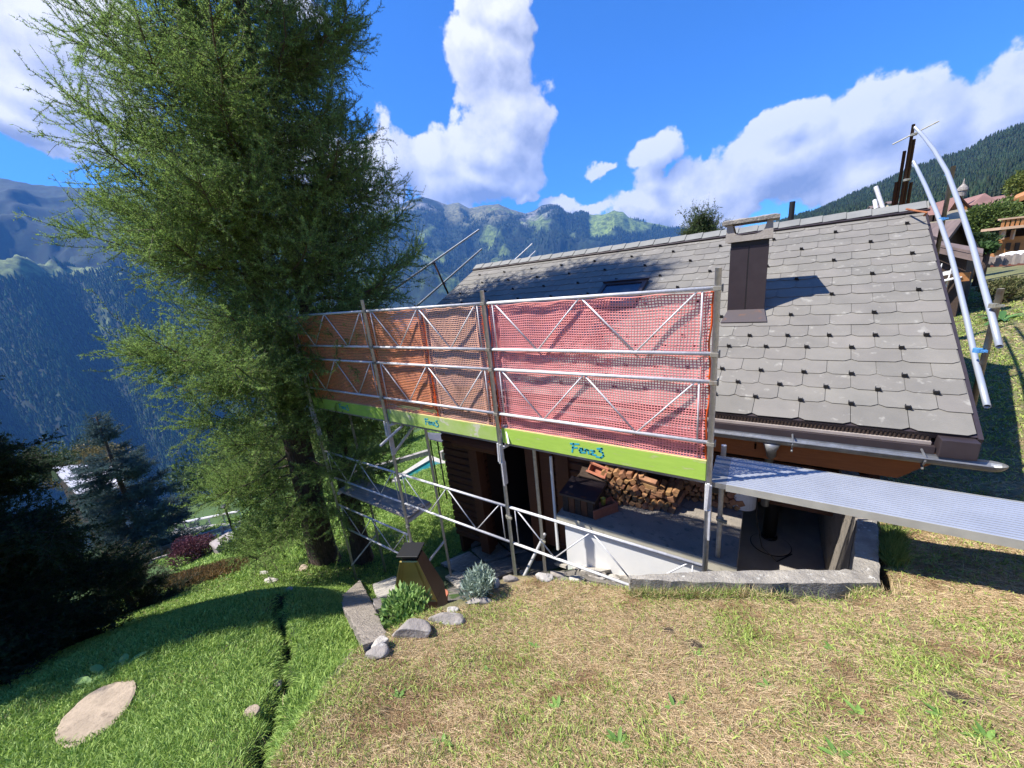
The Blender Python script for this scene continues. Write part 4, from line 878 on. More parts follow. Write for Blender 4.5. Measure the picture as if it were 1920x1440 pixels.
def tubes3(Cv, r0, r1, m=3):
    N_, K, _ = Cv.shape; T = unit(np.gradient(Cv, axis=1)); a = unit(np.cross(T, np.array([.3, .2, 1.]))); b = np.cross(T, a); rr = np.linspace(0, 1, K)[None, :, None]
    r0 = np.asarray(r0).reshape(-1, 1, 1); r1 = np.asarray(r1).reshape(-1, 1, 1); R = r0*(1-rr)+r1*rr
    V = np.stack([Cv+R*(math.cos(2*math.pi*j/m)*a+math.sin(2*math.pi*j/m)*b) for j in range(m)], 2)
    o = (np.arange(N_)*K*m)[:, None, None, None]; i = (np.arange(K-1)*m)[None, :, None, None]
    q = np.array([[j, (j+1) % m, m+(j+1) % m, m+j] for j in range(m)])[None, None]; return V.reshape(-1, 3), (o+i+q).reshape(-1, 4)
def needles(Cv, per, ln, wd, c0, c1, fwd=.5, flat=0., up=0.):
    """per tufts per curve, each two small blades"""
    N_, K, _ = Cv.shape; n = N_*per; t = rng.uniform(.02, 1, n); pi = np.repeat(np.arange(N_), per); f = t*(K-1); i = np.minimum(f.astype(int), K-2); fr = (f-i)[:, None]
    P = Cv[pi, i]*(1-fr)+Cv[pi, i+1]*fr; T = unit(Cv[pi, i+1]-Cv[pi, i]); rnd = rng.normal(0, 1, (n, 3)); rnd[:, 2] *= (1-flat); rnd[:, 2] += up
    D = unit(unit(rnd-T*(rnd*T).sum(1, keepdims=True))+T*fwd); W_ = unit(np.cross(D, rng.normal(0, 1, (n, 3))))
    L = (ln*rng.uniform(.6, 1.3, n))[:, None]; w = wd*.5; V = np.stack([P-W_*w, P+W_*w, P+D*L], 1)
    cl = rng.uniform(0, 1, N_)[pi][:, None]*.7+rng.uniform(0, 1, (n, 1))*.3; col = np.array(c0)*(1-cl)+np.array(c1)*cl
    return V.reshape(-1, 3), np.arange(n*3).reshape(-1, 3), np.repeat(col, 3, 0)
def tri(q): return np.vstack([q[:, [0, 1, 2]], q[:, [0, 2, 3]]])
def join(parts):
    V, F_, Cc, o = [], [], [], 0
    for v, f, c in parts:
        f = tri(f) if f.shape[1] == 4 else f; V.append(v); F_.append(f+o); Cc.append(np.broadcast_to(c, (len(v), 3))); o += len(v)
    return np.vstack(V), np.vstack(F_), np.vstack(Cc)
def conifer(name, label, cat, base, height, prof, n1, n2, n3, seed, lean=(0, 0), c0=(.05, .07, .02), c1=(.12, .14, .04), wood=(.13, .10, .07), start=.12, r_trunk=.3, droop=.45, up=.35, nl=.034, nw=.009, per2=26, per3=9, l2=(.35, .95), l3=(.10, .32), side=None, bias2=0., asym=None, group=None, flat=0., elev=(-.1, .35), flare=1.6, trunk_mat='bark', nk=.5):
    global rng; rng = np.random.default_rng(seed); base = np.array(base, float)
    root = empty(name, base, label, cat, group)
    K = 14; ts = np.linspace(0, 1, K); tp = [base+np.array([lean[0]*t, lean[1]*t, height*t-.25])+np.array([.06*math.sin(t*9+seed), .06*math.cos(t*7+seed), 0])*t for t in ts]
    rads = [r_trunk*(1-t)**.8*(1+(flare-1)*math.exp(-t*28))+.01 for t in ts]; tsf = [0, .015, .04]
    q = MB(); 
    pts = [tp[0]]+[tp[0]*(1-u)+tp[1]*u for u in (.2, .45, .75)]+tp[1:]; rr = [np.interp(0 if i == 0 else ((.2, .45, .75)[i-1]/(K-1) if i < 4 else ts[i-3]), [0, .016, .035, .06, 1], [r_trunk*flare, r_trunk*1.22, r_trunk*1.05, r_trunk, .02]) for i in range(len(pts))]
    q.path(pts, rr, 18)
    vv = np.array(q.v); an = np.arctan2(vv[:, 1]-base[1], vv[:, 0]-base[0]); rf = 1+.07*np.sin(an*5+seed)+.04*np.sin(an*11+vv[:, 2]*3)
    ctr_ = np.stack([np.interp(vv[:, 2], [p[2] for p in tp], [p[i] for p in tp]) for i in (0, 1)], 1); vv[:, :2] = ctr_+(vv[:, :2]-ctr_)*rf[:, None]; q.v = [tuple(p) for p in vv]
    q.build('trunk', MT[trunk_mat], root, smooth=True)
    tt = start+(1-start)*rng.uniform(0, 1, n1)**.95; tt.sort(); P = np.stack([np.interp(tt, ts, [p[i] for p in tp]) for i in range(3)], 1)
    az_ = np.arange(n1)*2.399+rng.uniform(-.4, .4, n1); e_ = rng.uniform(*elev, n1)+.5*(tt-.5); D = unit(np.stack([np.cos(az_), np.sin(az_), e_], 1))
    L = np.interp(tt, prof[0], prof[1])*rng.uniform(.62, 1.12, n1)
    if asym is not None: L = L*(1-asym[2]*np.clip(np.cos(az_)*asym[0]+np.sin(az_)*asym[1], 0, 1))
    C1 = curves(P, D, L, 9, np.full(n1, droop), np.full(n1, up), .05)
    P2, D2, t2, pi = spawn(C1, n2, .18, 1., side, (35, 75), bias2); L2 = rng.uniform(*l2, n2)*(1.15-.6*t2)*np.clip(L[pi]/1.5, .5, 1.1)
    C2 = curves(P2, D2, L2, 6, rng.uniform(-.05, droop*1.1, n2), rng.uniform(0, up*1.2, n2), .07)
    C2b = curves(C1[:, -1], unit(C1[:, -1]-C1[:, -2]), rng.uniform(.2, .45, n1), 6, np.full(n1, .1), np.full(n1, .2), .05); C2 = np.vstack([C2, C2b])
    P3, D3, t3, _ = spawn(C2, n3, .1, 1., None if side is None else side*1.5, (30, 65), bias2*.5); C3 = curves(P3, D3, rng.uniform(*l3, n3), 4, rng.uniform(-.1, .35, n3), rng.uniform(-.1, .3, n3), .08)
    wc = np.array(wood); parts = []
    for Cv, a, b_, m in ((C1, np.clip(L*.016, .008, .05), .006, 5), (C2, .006, .0022, 3), (C3, .0026, .0012, 3)):
        v, f = tubes3(Cv, a if np.ndim(a) else np.full(len(Cv), a), np.full(len(Cv), b_), m); parts.append((v, f, wc))
    v, f, c = join(parts); mesh_obj('branches', v, f, MT['leaf'], root, False, c)
    p2 = needles(C2, per2, nl, nw, c0, c1, nk, flat, .1); p3 = needles(C3, per3, nl*.9, nw, c0, c1, nk, flat, .1)
    v, f, c = join([p2, p3]); mesh_obj('crown', v, f, MT['needle'], root, False, c); return root
def ground_at(px, py): p = pG(px, py); return p
# ---- the big larches
g1 = np.array([-8.62, 3.52]); b1_ = (g1[0], g1[1], float(H(*g1))-.05); g2 = np.array([-7.85, 4.05]); b2_ = (g2[0], g2[1], float(H(*g2))-.05)
LP = ([0, .12, .2, .3, .45, .6, .8, 1], [1.2, 2.0, 2.6, 2.7, 2.8, 2.4, 1.5, .3])
conifer('larch_tree', 'tall shaggy larch with the thicker furrowed trunk standing clear of the scaffold', 'tree', b1_, 16.5, LP, 150, 8400, 80000, 5, (.7, .1), asym=(-.38, -.93, .22), side=.7, nw=.0078, nl=.036, l2=(.45, 1.25), l3=(.05, .18), c0=(.08, .155, .032), c1=(.47, .66, .18), r_trunk=.30, start=.12, group='pair of larches at the scaffold end', per2=125, per3=13, up=.55)
conifer('larch_tree', 'larch with slimmer trunk whose twigs overhang the end of the orange net', 'tree', b2_, 15.0, ([0, .15, .25, .4, .6, .8, 1], [.5, .7, 1.6, 2.5, 2.4, 1.5, .3]), 100, 4700, 47000, 6, (.2, .2), asym=(-.38, -.93, .45), side=.7, nw=.0078, nl=.036, l2=(.45, 1.2), l3=(.05, .18), c0=(.075, .14, .030), c1=(.38, .56, .15), r_trunk=.21, start=.24, group='pair of larches at the scaffold end', per2=125, per3=13, up=.55)
# ---- dark spruce at the left edge
bs = np.array([-8.35, -1.25]); bs = (bs[0], bs[1], float(H(*bs))-.1)
conifer('spruce_tree', 'deep green shaded spruce with drooping tiers at the lawn edge', 'tree', bs, 8.8, ([0, .1, .25, .6, 1], [1.4, 1.8, 1.85, 1.3, .15]), 165, 9500, 60000, 21, c0=(.014, .030, .015), c1=(.045, .080, .036), r_trunk=.18, start=.02, droop=.30, up=.12, nl=.045, nw=.019, per2=34, per3=14, side=.35, l2=(.35, .8), l3=(.12, .3), wood=(.06, .045, .035), elev=(-.2, .15), flat=.3)
bs2 = np.array([-10.9, .5]); bs2 = (bs2[0], bs2[1], float(H(*bs2))-.1)
conifer('young_spruce', 'young spruce with lighter tips growing beside the deep green spruce', 'tree', bs2, 1.8, ([0, .1, .3, .7, 1], [.7, 1.0, .9, .4, .1]), 60, 1500, 9000, 23, c0=(.012, .028, .014), c1=(.04, .075, .030), r_trunk=.08, start=.03, droop=.25, up=.2, per2=26, per3=12, side=.4, l2=(.25, .5), l3=(.1, .22), flat=.3, nw=.010)
p = pZ(262, 985, -9.0)
conifer('blue_spruce', 'blue grey spruce behind the larch boughs near the pale roofed building', 'tree', (p[0], p[1], float(H(p[0], p[1]))-.2), 7.4, ([0, .08, .3, .7, 1], [2.2, 2.6, 2.2, 1.1, .1]), 110, 3400, 20000, 31, c0=(.045, .085, .085), c1=(.12, .19, .19), r_trunk=.16, start=.03, droop=.25, up=.25, per2=26, per3=12, nl=.06, nw=.024, side=.3, l2=(.35, .7), l3=(.15, .32), flat=.2, elev=(-.1, .1))
p = pY(1318, 428, 13.5)
conifer('ridge_tree', 'green treetop peeping over the ridge beside the chimney', 'tree', (p[0], 13.5, p[2]-5.6), 6.05, ([0, .6, .8, 1], [1.5, 1.3, .9, .15]), 60, 1500, 8000, 41, c0=(.05, .09, .03), c1=(.13, .19, .07), r_trunk=.10, start=.5, droop=.1, up=.35, per2=20, per3=9, nl=.05, nw=.018, elev=(.3, .9), l2=(.3, .6))

def leaves(P, D, L, Wd, col):
    """pointed leaves folded in the middle"""
    n = len(P); S_ = unit(np.cross(D, rng.normal(0, 1, (n, 3)))); Nn = np.cross(S_, D); L = L[:, None]; w = Wd[:, None]*.5
    V = np.stack([P, P+D*L*.45+S_*w, P+D*L-Nn*L*.12, P+D*L*.45-S_*w], 1); idx = (np.arange(n)*4)[:, None]
    return V.reshape(-1, 3), np.vstack([idx+[0, 1, 2], idx+[0, 2, 3]]), np.repeat(col, 4, 0)
def bush(name, label, cat, c, rx, ry, rz, n, ls, c0, c1, seed, lw=.5, stems=14, group=None, lumps=9, shell=.55, upb=.6, parts=True, cone=0.):
    global rng; rng = np.random.default_rng(seed); c = np.array(c, float); root = empty(name, c, label, cat, group)
    lc = unit(rng.normal(0, 1, (lumps, 3)))*rng.uniform(.25, .62, (lumps, 1)); lr = rng.uniform(.35, .6, lumps); k = rng.integers(0, lumps, n)
    d = unit(rng.normal(0, 1, (n, 3))); q = lc[k]+d*lr[k][:, None]*(shell+(1-shell)*rng.uniform(0, 1, (n, 1))**.5)
    q[:, 2] = (q[:, 2]+.85)/1.85; q = q[q[:, 2] > -.02]; n = len(q)
    if cone: q[:, :2] *= (1-cone*np.clip(q[:, 2:3], 0, 1))
    P = c+q*[rx, ry, rz*1.0]; D = unit(q*[1, 1, .6]+rng.normal(0, .6, (n, 3))+[0, 0, upb]); m = rng.uniform(0, 1, (n, 1)); col = np.array(c0)*(1-m)+np.array(c1)*m; L = ls*rng.uniform(.6, 1.35, n)
    v, f, cc = leaves(P, D, L, L*lw, col); mesh_obj('foliage', v, f, MT['leaf'], root, False, cc)
    e = c+(unit(rng.normal(0, 1, (stems, 3)))*[.6*rx, .6*ry, .0]+[0, 0, rz*.7]); C1 = curves(np.repeat(c[None]-[0, 0, .05], stems, 0), unit(e-c), np.linalg.norm(e-c, axis=1), 5, np.zeros(stems), np.zeros(stems), .08)
    v, f = tubes3(C1, np.full(stems, .006+.012*rx), np.full(stems, .003), 4); mesh_obj('stems', v, f, MT['twig'], root); return root
def blade_plant(name, label, cat, c, n, L, W_, c0, c1, seed, spread=.9, group=None, nl=2):
    """broad strap leaves in a rosette, each curved"""
    global rng; rng = np.random.default_rng(seed); c = np.array(c, float); az_ = np.arange(n)*2.399+rng.uniform(-.3, .3, n); e = rng.uniform(.15, 1.0, n)*(1.5-spread)
    D = unit(np.stack([np.cos(az_)*spread, np.sin(az_)*spread, e], 1)); Ls = L*rng.uniform(.6, 1.2, n); K = 5; Cv = curves(np.repeat(c[None], n, 0), D, Ls, K, np.full(n, .35), np.zeros(n), .02)
    S_ = unit(np.cross(D, [0, 0, 1.])); wt = np.array([.25, .8, 1., .7, .05])*W_*.5; V = np.stack([Cv-S_[:, None]*wt[None, :, None], Cv+np.array([0, 0, -.12*W_]), Cv+S_[:, None]*wt[None, :, None]], 2).reshape(-1, 3)
    q = np.array([[k*3+a, k*3+a+1, (k+1)*3+a+1, (k+1)*3+a] for k in range(K-1) for a in (0, 1)]); F_ = ((np.arange(n)*K*3)[:, None, None]+q[None]).reshape(-1, 4)
    m = np.repeat(rng.uniform(0, 1, (n, 1)), K*3, 0); col = np.array(c0)*(1-m)+np.array(c1)*m; o = mesh_obj(name, V, F_, MT['leaf'], None, True, col, loc=c); return tag(o, label, cat, group)

# plants round the stove hood
c = pZ(768, 1168, -2.92); leafb = bush('leafy_plant', 'bright green leafy shrub growing before the bronze hood', 'plant', c-[0, 0, .02], .30, .26, .34, 1500, .060, (.12, .24, .05), (.36, .50, .16), 51, lw=.42, upb=.9)
c = pG(905, 1112); bush('sage_plant', 'silvery grey green sage clump at the rock edge', 'plant', c-[0, 0, .05], .22, .20, .28, 1500, .05, (.20, .27, .20), (.42, .50, .42), 52, lw=.28, upb=1.1)
c = pG(372, 1048); bush('purple_bush', 'round purple leaved barberry bush behind the garden slope', 'bush', c, .85, .85, 1.05, 5200, .07, (.07, .022, .030), (.19, .075, .10), 53, lumps=16)
c = pG(505, 1020); bush('round_shrub', 'rounded green shrub between the purple bush and the larch trunk', 'bush', c, 1.25, 1.25, 1.35, 8000, .09, (.05, .10, .025), (.19, .26, .07), 54, lumps=16)
c = pG(160, 1000); bush('brownish_shrub', 'broad brownish green shrub below the pale roofed building', 'bush', c-[2, 0, .3], 2.2, 2.0, 2.3, 7000, .12, (.07, .08, .03), (.22, .19, .08), 55, lumps=16)
c = pG(225, 1040); bush('pale_shrub', 'light green conifer shrub between the deep green spruce and the lane', 'bush', c, 1.1, 1.1, 1.1, 6000, .07, (.06, .11, .05), (.16, .24, .13), 56, lumps=14, lw=.25)
for i, (px, py, s_) in enumerate(((1872, 562, .62), (1905, 545, .45))):
    c = pG(px, py+6); bush('garden_shrub', ('loose green and russet shrub on the sunny lawn behind the tube end', 'smaller loose shrub behind the russet shrub on the sunny lawn')[i], 'bush', c, s_*1.15, s_*1.15, s_*1.15, 2200, .075, (.07, .10, .03), (.22, .20, .09), 60+i, lumps=12)
c = pG(1880, 600); blade_plant('leafy_perennial', 'big leaved perennial under the loose shrubs on the lawn', 'plant', c, 26, .5, .12, (.06, .15, .04), (.16, .30, .09), 63, .8)
for i, (px, py) in enumerate(((1310, 1232), (1045, 1330), (830, 1395), (1560, 1220), (1610, 1342), (1265, 1330), (915, 1260), (1775, 1350), (1160, 1395), (1005, 1215), (1440, 1290), (1850, 1390), (745, 1310), (1570, 1420))):
    LABW = ['below the curb corner', 'on the strawy slope', 'low on the strawy slope', 'beneath the side wall of the pit', 'among flattened straw', 'beside a bare brown patch', 'near the darkest mole hole', 'on the open bank', 'at the foot of the bank', 'uphill of the mole hole', 'in the middle of the straw', 'lowest on the open bank', 'near the channel edge', 'nearest to the viewer']
    blade_plant('weed_rosette', 'small green broad leaved weed rooted '+LABW[i], 'weed', pG(px, py), rng.integers(6, 11), .072, .020, (.10, .20, .04), (.22, .36, .08), 70+i, .85, 'broad leaved weeds on the dry bank')
for i, (px, py) in enumerate(((195, 1262), (175, 1285), (235, 1250))):
    blade_plant('plantain', ('plantain with big pale leaves just above the round stepping stone', 'lowest plantain clump beside the round stepping stone', 'plantain clump farthest from the viewer near the round stepping stone')[i], 'weed', pG(px, py), 9, .24, .07, (.12, .26, .06), (.25, .40, .13), 90+i, .95, 'plantains by the stepping stone')

# ================================================================ stones
def rock(name, label, cat, px, py, sx, sy, sz, seed, m='stone', rz=0., group=None, sink=.4, at=None):
    r_ = np.random.default_rng(seed); c = pG(px, py) if at is None else np.array(at, float)
    n = 26; th = np.linspace(0, 2*math.pi, n, endpoint=False); V = []; rows = 11
    for j in range(rows):
        ph = -math.pi/2+math.pi*j/(rows-1)
        for t_ in th: V.append((math.cos(ph)*math.cos(t_), math.cos(ph)*math.sin(t_), math.sin(ph)))
    V = np.array(V); V = np.sign(V)*np.abs(V)**.72
    pl_ = r_.normal(0, 1, (14, 3)); pl_ /= np.linalg.norm(pl_, axis=1, keepdims=True)
    for q in pl_:
        dd = V @ q-r_.uniform(.50, .80); V = V-np.clip(dd, 0, None)[:, None]*q
    V = V*(1+.05*np.sin(V[:, [1, 2, 0]]*7+seed)+.03*np.sin(V[:, [2, 0, 1]]*17+seed*2))
    V = V*[sx, sy, sz]; ca, sa = math.cos(rz), math.sin(rz); V[:, :2] = V[:, :2] @ np.array([[ca, sa], [-sa, ca]]); V = V+c+[0, 0, sz*(1-2*sink)]
    F_ = [(j*n+i, j*n+(i+1) % n, (j+1)*n+(i+1) % n, (j+1)*n+i) for j in range(rows-1) for i in range(n)]
    o = mesh_obj(name, V, F_, MT[m], None, True, loc=c); md = o.modifiers.new('s', 'SUBSURF'); md.levels = md.render_levels = 1
    return tag(o, label, cat, group)
rock('boulder', 'large grey boulder with a dark cleft holding back the dry bank', 'rock', 776, 1186, .23, .13, .10, 1, rz=.75)
rock('boulder', 'long low grey stone beside the large boulder under the leafy shrub', 'rock', 838, 1163, .17, .08, .07, 2, rz=.5)
rock('boulder', 'pale upright stone at the top of the rough slab', 'rock', 712, 1215, .075, .07, .09, 3, 'stone_pale')
rock('boulder', 'flat grey stone below the sage clump', 'rock', 898, 1130, .12, .06, .05, 4, rz=.4)
rock('boulder', 'whitish block next to the sage clump', 'rock', 930, 1098, .05, .05, .07, 5, 'stone_pale')
rock('boulder', 'pale wedge of stone at the hood base', 'rock', 848, 1146, .06, .04, .05, 6, 'stone_pale', rz=.9)
EDG = [(985, 1078, .10), (1020, 1085, .09), (1050, 1080, .12), (1085, 1087, .10), (1118, 1080, .12), (1150, 1087, .10), (960, 1088, .07), (1172, 1083, .08)]
LE = ['first from the sage clump', 'next to the whitish block', 'between the two middle stones', 'squarest of the row', 'largest of the row', 'second from the curb end', 'smallest of all', 'touching the curb end']
for i, (px, py, s_) in enumerate(EDG): rock('edging_stone', 'rough edging stone along the top of the dry bank, '+LE[i], 'rock', px, py, s_*1.25, s_*.8, .06, 10+i, 'stone_pale' if i % 2 else 'stone', rz=.3, group='edging stones in a row at the curb end')
rock('garden_stone', 'bright flat stone on the slope between the larch and the channel', 'rock', 508, 1092, .19, .15, .07, 30, 'stone_pale')
rock('garden_stone', 'smaller pale stone behind the bright flat stone', 'rock', 495, 1075, .15, .10, .06, 31, 'stone_pale')
rock('garden_stone', 'worn reddish stone near the larch foot', 'rock', 568, 1068, .20, .12, .04, 32, 'sand_stone')
rock('channel_stone', 'rounded brown stone lying at the channel edge', 'rock', 475, 1342, .055, .05, .05, 33, 'sand_stone')
rock('channel_stone', 'mossy lump of stone in the middle of the channel', 'rock', 518, 1285, .08, .06, .05, 34, 'stone')
rock('channel_stone', 'small squared stone at the upper end of the channel', 'rock', 542, 1108, .09, .07, .06, 35, 'stone')
def flatstone(name, label, pix, m, th=.05, off=.02, group=None, cat='stone', rough=.006):
    P = [pG(*q, off=off) for q in pix]; P = [p+[0, 0, .0] for p in P]; 
    c = np.mean(P, 0); A = np.array([[p[0]-c[0], p[1]-c[1], 1] for p in P]); s_, *_ = np.linalg.lstsq(A, np.array([p[2] for p in P]), rcond=None)
    # subdivide the outline and roughen it
    out = []
    for a, b_ in zip(P, P[1:]+P[:1]):
        k = max(2, int(np.linalg.norm(b_-a)/.06))
        for i in range(k): q = a+(b_-a)*i/k; out.append(q+rng.normal(0, rough, 3)*[1, 1, 0])
    top = [np.array([q[0], q[1], s_[0]*(q[0]-c[0])+s_[1]*(q[1]-c[1])+s_[2]+off]) for q in out]
    n = len(top); ct = np.array([c[0], c[1], s_[2]+off+.004]); inner = [ct+(q-ct)*.93+[0, 0, .006] for q in top]; low = [q-[0, 0, th] for q in top]
    V = inner+top+low+[ct+[0, 0, .004]]; F_ = [(n+i, n+(i+1) % n, (i+1) % n, i) for i in range(n)]+[(2*n+i, 2*n+(i+1) % n, n+(i+1) % n, n+i) for i in range(n)]+[(i, (i+1) % n, 3*n) for i in range(n)]+[tuple(range(3*n-1, 2*n-1, -1))]
    return tag(mesh_obj(name, np.array(V), F_, MT[m], None, loc=c), label, cat, group)
flatstone('stone_slab', 'long rough stone slab leading down beside the bright lawn', [(636, 1112), (676, 1092), (700, 1140), (724, 1186), (684, 1216), (666, 1190), (648, 1155)], 'stone_slab', .16, .05)
rock('boulder', 'flat buff stone closing the lower end of the rough slab', 'rock', 700, 1228, .11, .08, .04, 7, 'stone', rz=.5)
flatstone('paving_stone', 'flat pale paving stone between the slab and the bronze hood', [(700, 1100), (742, 1082), (756, 1122), (712, 1140)], 'stone_pale', .05, .05, 'flat stones round the hood')
flatstone('paving_stone', 'smooth grey block just uphill of the leafy shrub', [(703, 1134), (728, 1128), (734, 1150), (706, 1156)], 'stone', .08, .09, 'flat stones round the hood')
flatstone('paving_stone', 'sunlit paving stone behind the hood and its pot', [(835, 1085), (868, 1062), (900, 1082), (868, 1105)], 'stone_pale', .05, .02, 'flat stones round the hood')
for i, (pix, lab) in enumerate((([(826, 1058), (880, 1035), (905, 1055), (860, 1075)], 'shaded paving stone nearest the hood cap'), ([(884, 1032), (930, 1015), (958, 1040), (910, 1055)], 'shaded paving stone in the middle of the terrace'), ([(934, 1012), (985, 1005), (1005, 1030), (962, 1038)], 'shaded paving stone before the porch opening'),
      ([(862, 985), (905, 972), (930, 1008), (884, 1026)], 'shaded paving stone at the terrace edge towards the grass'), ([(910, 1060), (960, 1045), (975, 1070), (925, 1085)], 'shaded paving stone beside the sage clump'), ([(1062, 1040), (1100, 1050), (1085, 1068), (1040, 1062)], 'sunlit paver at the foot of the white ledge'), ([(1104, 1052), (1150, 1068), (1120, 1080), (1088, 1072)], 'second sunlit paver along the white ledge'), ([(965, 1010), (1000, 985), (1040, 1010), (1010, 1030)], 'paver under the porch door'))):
    flatstone('paving_stone', lab, pix, 'stone_pale' if 'sunlit' in lab else 'stone', .05, .03, 'irregular paving stones of the terrace')  # pavers in sun take the paler stone: sunlight put into their colour
flatstone('stepping_stone', 'round buff stepping stone set in the bright lawn', [(181+94*math.cos(t)*math.cos(-.66)-36*math.sin(t)*math.sin(-.66), 1338+94*math.cos(t)*math.sin(-.66)+36*math.sin(t)*math.cos(-.66)) for t in np.linspace(0, 2*math.pi, 22, endpoint=False)], 'sand_stone', .05, .008, rough=.004)
rock('brush', 'dark brown broom head lying at the wall foot', 'broom', 1012, 1040, .1, .06, .06, 44, 'brown_wood')

# ================================================================ bronze fireplace hood, pot, blue box
hood = empty('garden_fireplace', (-3.15, 2.3, -3.8), 'bronze pyramid shaped garden fireplace hood with flat dark cap', 'fireplace')
tz = -2.62; T = [pZ(*q, tz) for q in ((747, 1042), (787, 1042), (792, 1021), (754, 1020))]
u = nrm(T[1]-T[0]); v_ = nrm(np.array([-u[1], u[0], 0])); tc_ = (T[0]+T[1]+T[2]+T[3])/4; hu = np.linalg.norm(T[1]-T[0])/2
q = MB(); q.obox(tc_, u*hu, v_*hu*.95, (0, 0, .008)); q.build('cap', MT['black'], hood, bevel=.003)
def rect(c, a, b_, z): c = np.array([c[0], c[1], z]); return [c-u*a-v_*b_, c+u*a-v_*b_, c+u*a+v_*b_, c-u*a+v_*b_]
zb_ = -3.50; cc = tc_+u*.03+v_*.10
q = MB(); q.hexa(rect(tc_, hu*.68, hu*.62, tz-.07)+rect(tc_, hu*.68, hu*.62, tz-.009)); q.build('smoke_gap', MT['black'], hood)
a_ = [pZ(738, 1122, zb_), pZ(819, 1126, zb_)]; wv_ = (pZ(832, 1092, zb_)-a_[1]); a_ += [a_[1]+wv_, a_[0]+wv_]; b_ = rect(tc_, hu*.78, hu*.72, tz-.071)
q = MB(); q.add([a_[0], a_[1], b_[1], b_[0], a_[0]-v_*-.01, a_[1]-v_*-.01, b_[1]-v_*-.01, b_[0]-v_*-.01], [(0, 1, 2, 3), (7, 6, 5, 4)]); q.build('front_panel', MT['brass'], hood)
q = MB(); q.add([a_[0], a_[3], b_[3], b_[0]], [(3, 2, 1, 0)]); q.add([a_[1], a_[2], b_[2], b_[1]], [(0, 1, 2, 3)]); q.add([a_[3], a_[2], b_[2], b_[3]], [(3, 2, 1, 0)]); q.build('side_panel', MT['copper_side_shade'], hood)  # sides darker than the front: the hood's shade put into their colour
q = MB()
for s_, t_ in ((a_[0], b_[0]), (a_[1], b_[1])): q.path([s_-v_*.006, t_-v_*.006], .011, 4)
q.path([b_[0]-v_*.006, b_[1]-v_*.006], .010, 4); q.path([a_[0]-v_*.006, a_[1]-v_*.006], .012, 4)
i0, i1, i2, i3 = [a_[0]+(a_[1]-a_[0])*.12, a_[0]+(a_[1]-a_[0])*.86, b_[0]+(b_[1]-b_[0])*.80, b_[0]+(b_[1]-b_[0])*.14]
q.path([i0-v_*.008, i3-v_*.008], .005, 4); q.path([i1-v_*.008, i2-v_*.008], .005, 4); q.build('frame_trim', MT['brass'], hood)
q = MB(); q.hexa([p_*[1, 1, 0]+[0, 0, -4.0] for p_ in a_]+[p_-[0, 0, .004] for p_ in a_]); q.build('fire_box', MT['copper_side_shade'], hood)
c = pG(832, 1128); q = MB(); q.lathe([(.055, 0), (.075, .11), (.085, .115), (.085, .135), (.07, .135), (.06, .06)], c, 20); tag(q.build('flower_pot', MT['terracotta'], None, True), 'empty terracotta pot in the shade beside the hood', 'pot')
c = pG(985, 1008); q = MB(); q.box(c+[-.28, 0, 0], c+[.25, .3, .30]); q.box(c+[-.29, -.01, .30], c+[.26, .31, .33]); tag(q.build('blue_box', mat('dull_blue_box', (.10, .13, .19), .6), None, bevel=.01), 'dull blue box in the shade before the porch', 'box')
for i, (px, py) in enumerate(((878, 905), (893, 928), (884, 950))):
    c = pG(px, py+14)+[0, 0, .15]; r0 = bush('geranium', ('red geranium highest of the three by the porch post', 'red geranium in the middle of the three by the porch post', 'red geranium lowest of the three by the porch post')[i], 'flower', c, .22, .22, .34, 420, .075, (.02, .06, .02), (.06, .14, .04), 130+i, group='red geraniums at the porch')
    rng = np.random.default_rng(i); n = 60; P = c+rng.normal(0, .11, (n, 3))+[0, 0, .28]; v, f, cc_ = leaves(P, unit(rng.normal(0, 1, (n, 3))), np.full(n, .06), np.full(n, .055), np.ones((n, 3))); mesh_obj('petals', v, f, MT['red_flower'], r0)
    q = MB(); q.lathe([(.10, -.2), (.14, .0), (.15, .02), (.11, .02)], c, 16); q.build('pot', MT['terracotta'], r0)
c = pG(890, 905); bush('porch_shrub', 'dark leaved shrub before the porch corner', 'bush', c, .55, .5, .75, 1800, .07, (.02, .04, .015), (.07, .11, .04), 140)
c = pG(720, 1040)
# ================================================================ lower garden
def at_off(px, py, dz=0): return pG(px, py)+[0, 0, dz]
fz = empty('rail_fence', pG(360, 1020), 'two weathered beams of a low wooden rail behind the purple bush', 'fence')
for k_, ((a0, b0), (a1, b1)) in enumerate((((268, 1046), (458, 984)), ((270, 1052), (460, 993)))):
    A = at_off(a0, b0+8, .35-.28*k_); B = at_off(a1, b1+8, .35-.28*k_); d = nrm(B-A); q = MB(); q.obox((A+B)/2, d*np.linalg.norm(B-A)/2, nrm(np.cross(d, [0, 0, 1]))*.04, (0, 0, .09)); q.build('rail', MT['grey_wood'], fz)
for i in range(6):
    t_ = i/5; P0 = at_off(268+190*t_, 1054-62*t_, 0); q = MB(); q.box(P0+[-.05, -.05, -.2], P0+[.05, .05, .48]); q.build('post', MT['grey_wood'], fz)
hr = empty('hand_rail', pG(380, 985), 'pale handrail on thin posts along the lane below the garden', 'railing')
A = at_off(314, 1002, .7); B = at_off(456, 982, .7); q = MB(); q.path([A, B], .07, 8); q.build('rail', MT['pale_roof'], hr)
for i in range(7):
    t_ = i/6; P0 = A+(B-A)*t_; q = MB(); q.tube(P0-[0, 0, 1.2], P0, .035, 6); q.build('post', MT['galv'], hr)
q = MB(); P0 = pG(443, 1012); q.tube(P0, P0+[0, 0, 1.5], .04, 8); q.lathe([(.10, 0), (.13, .05), (.05, .12)], P0+[0, 0, 1.5], 10); tag(q.build('garden_lamp', MT['black'], None), 'slim dark garden lamp post beside the green shrub', 'lamp')
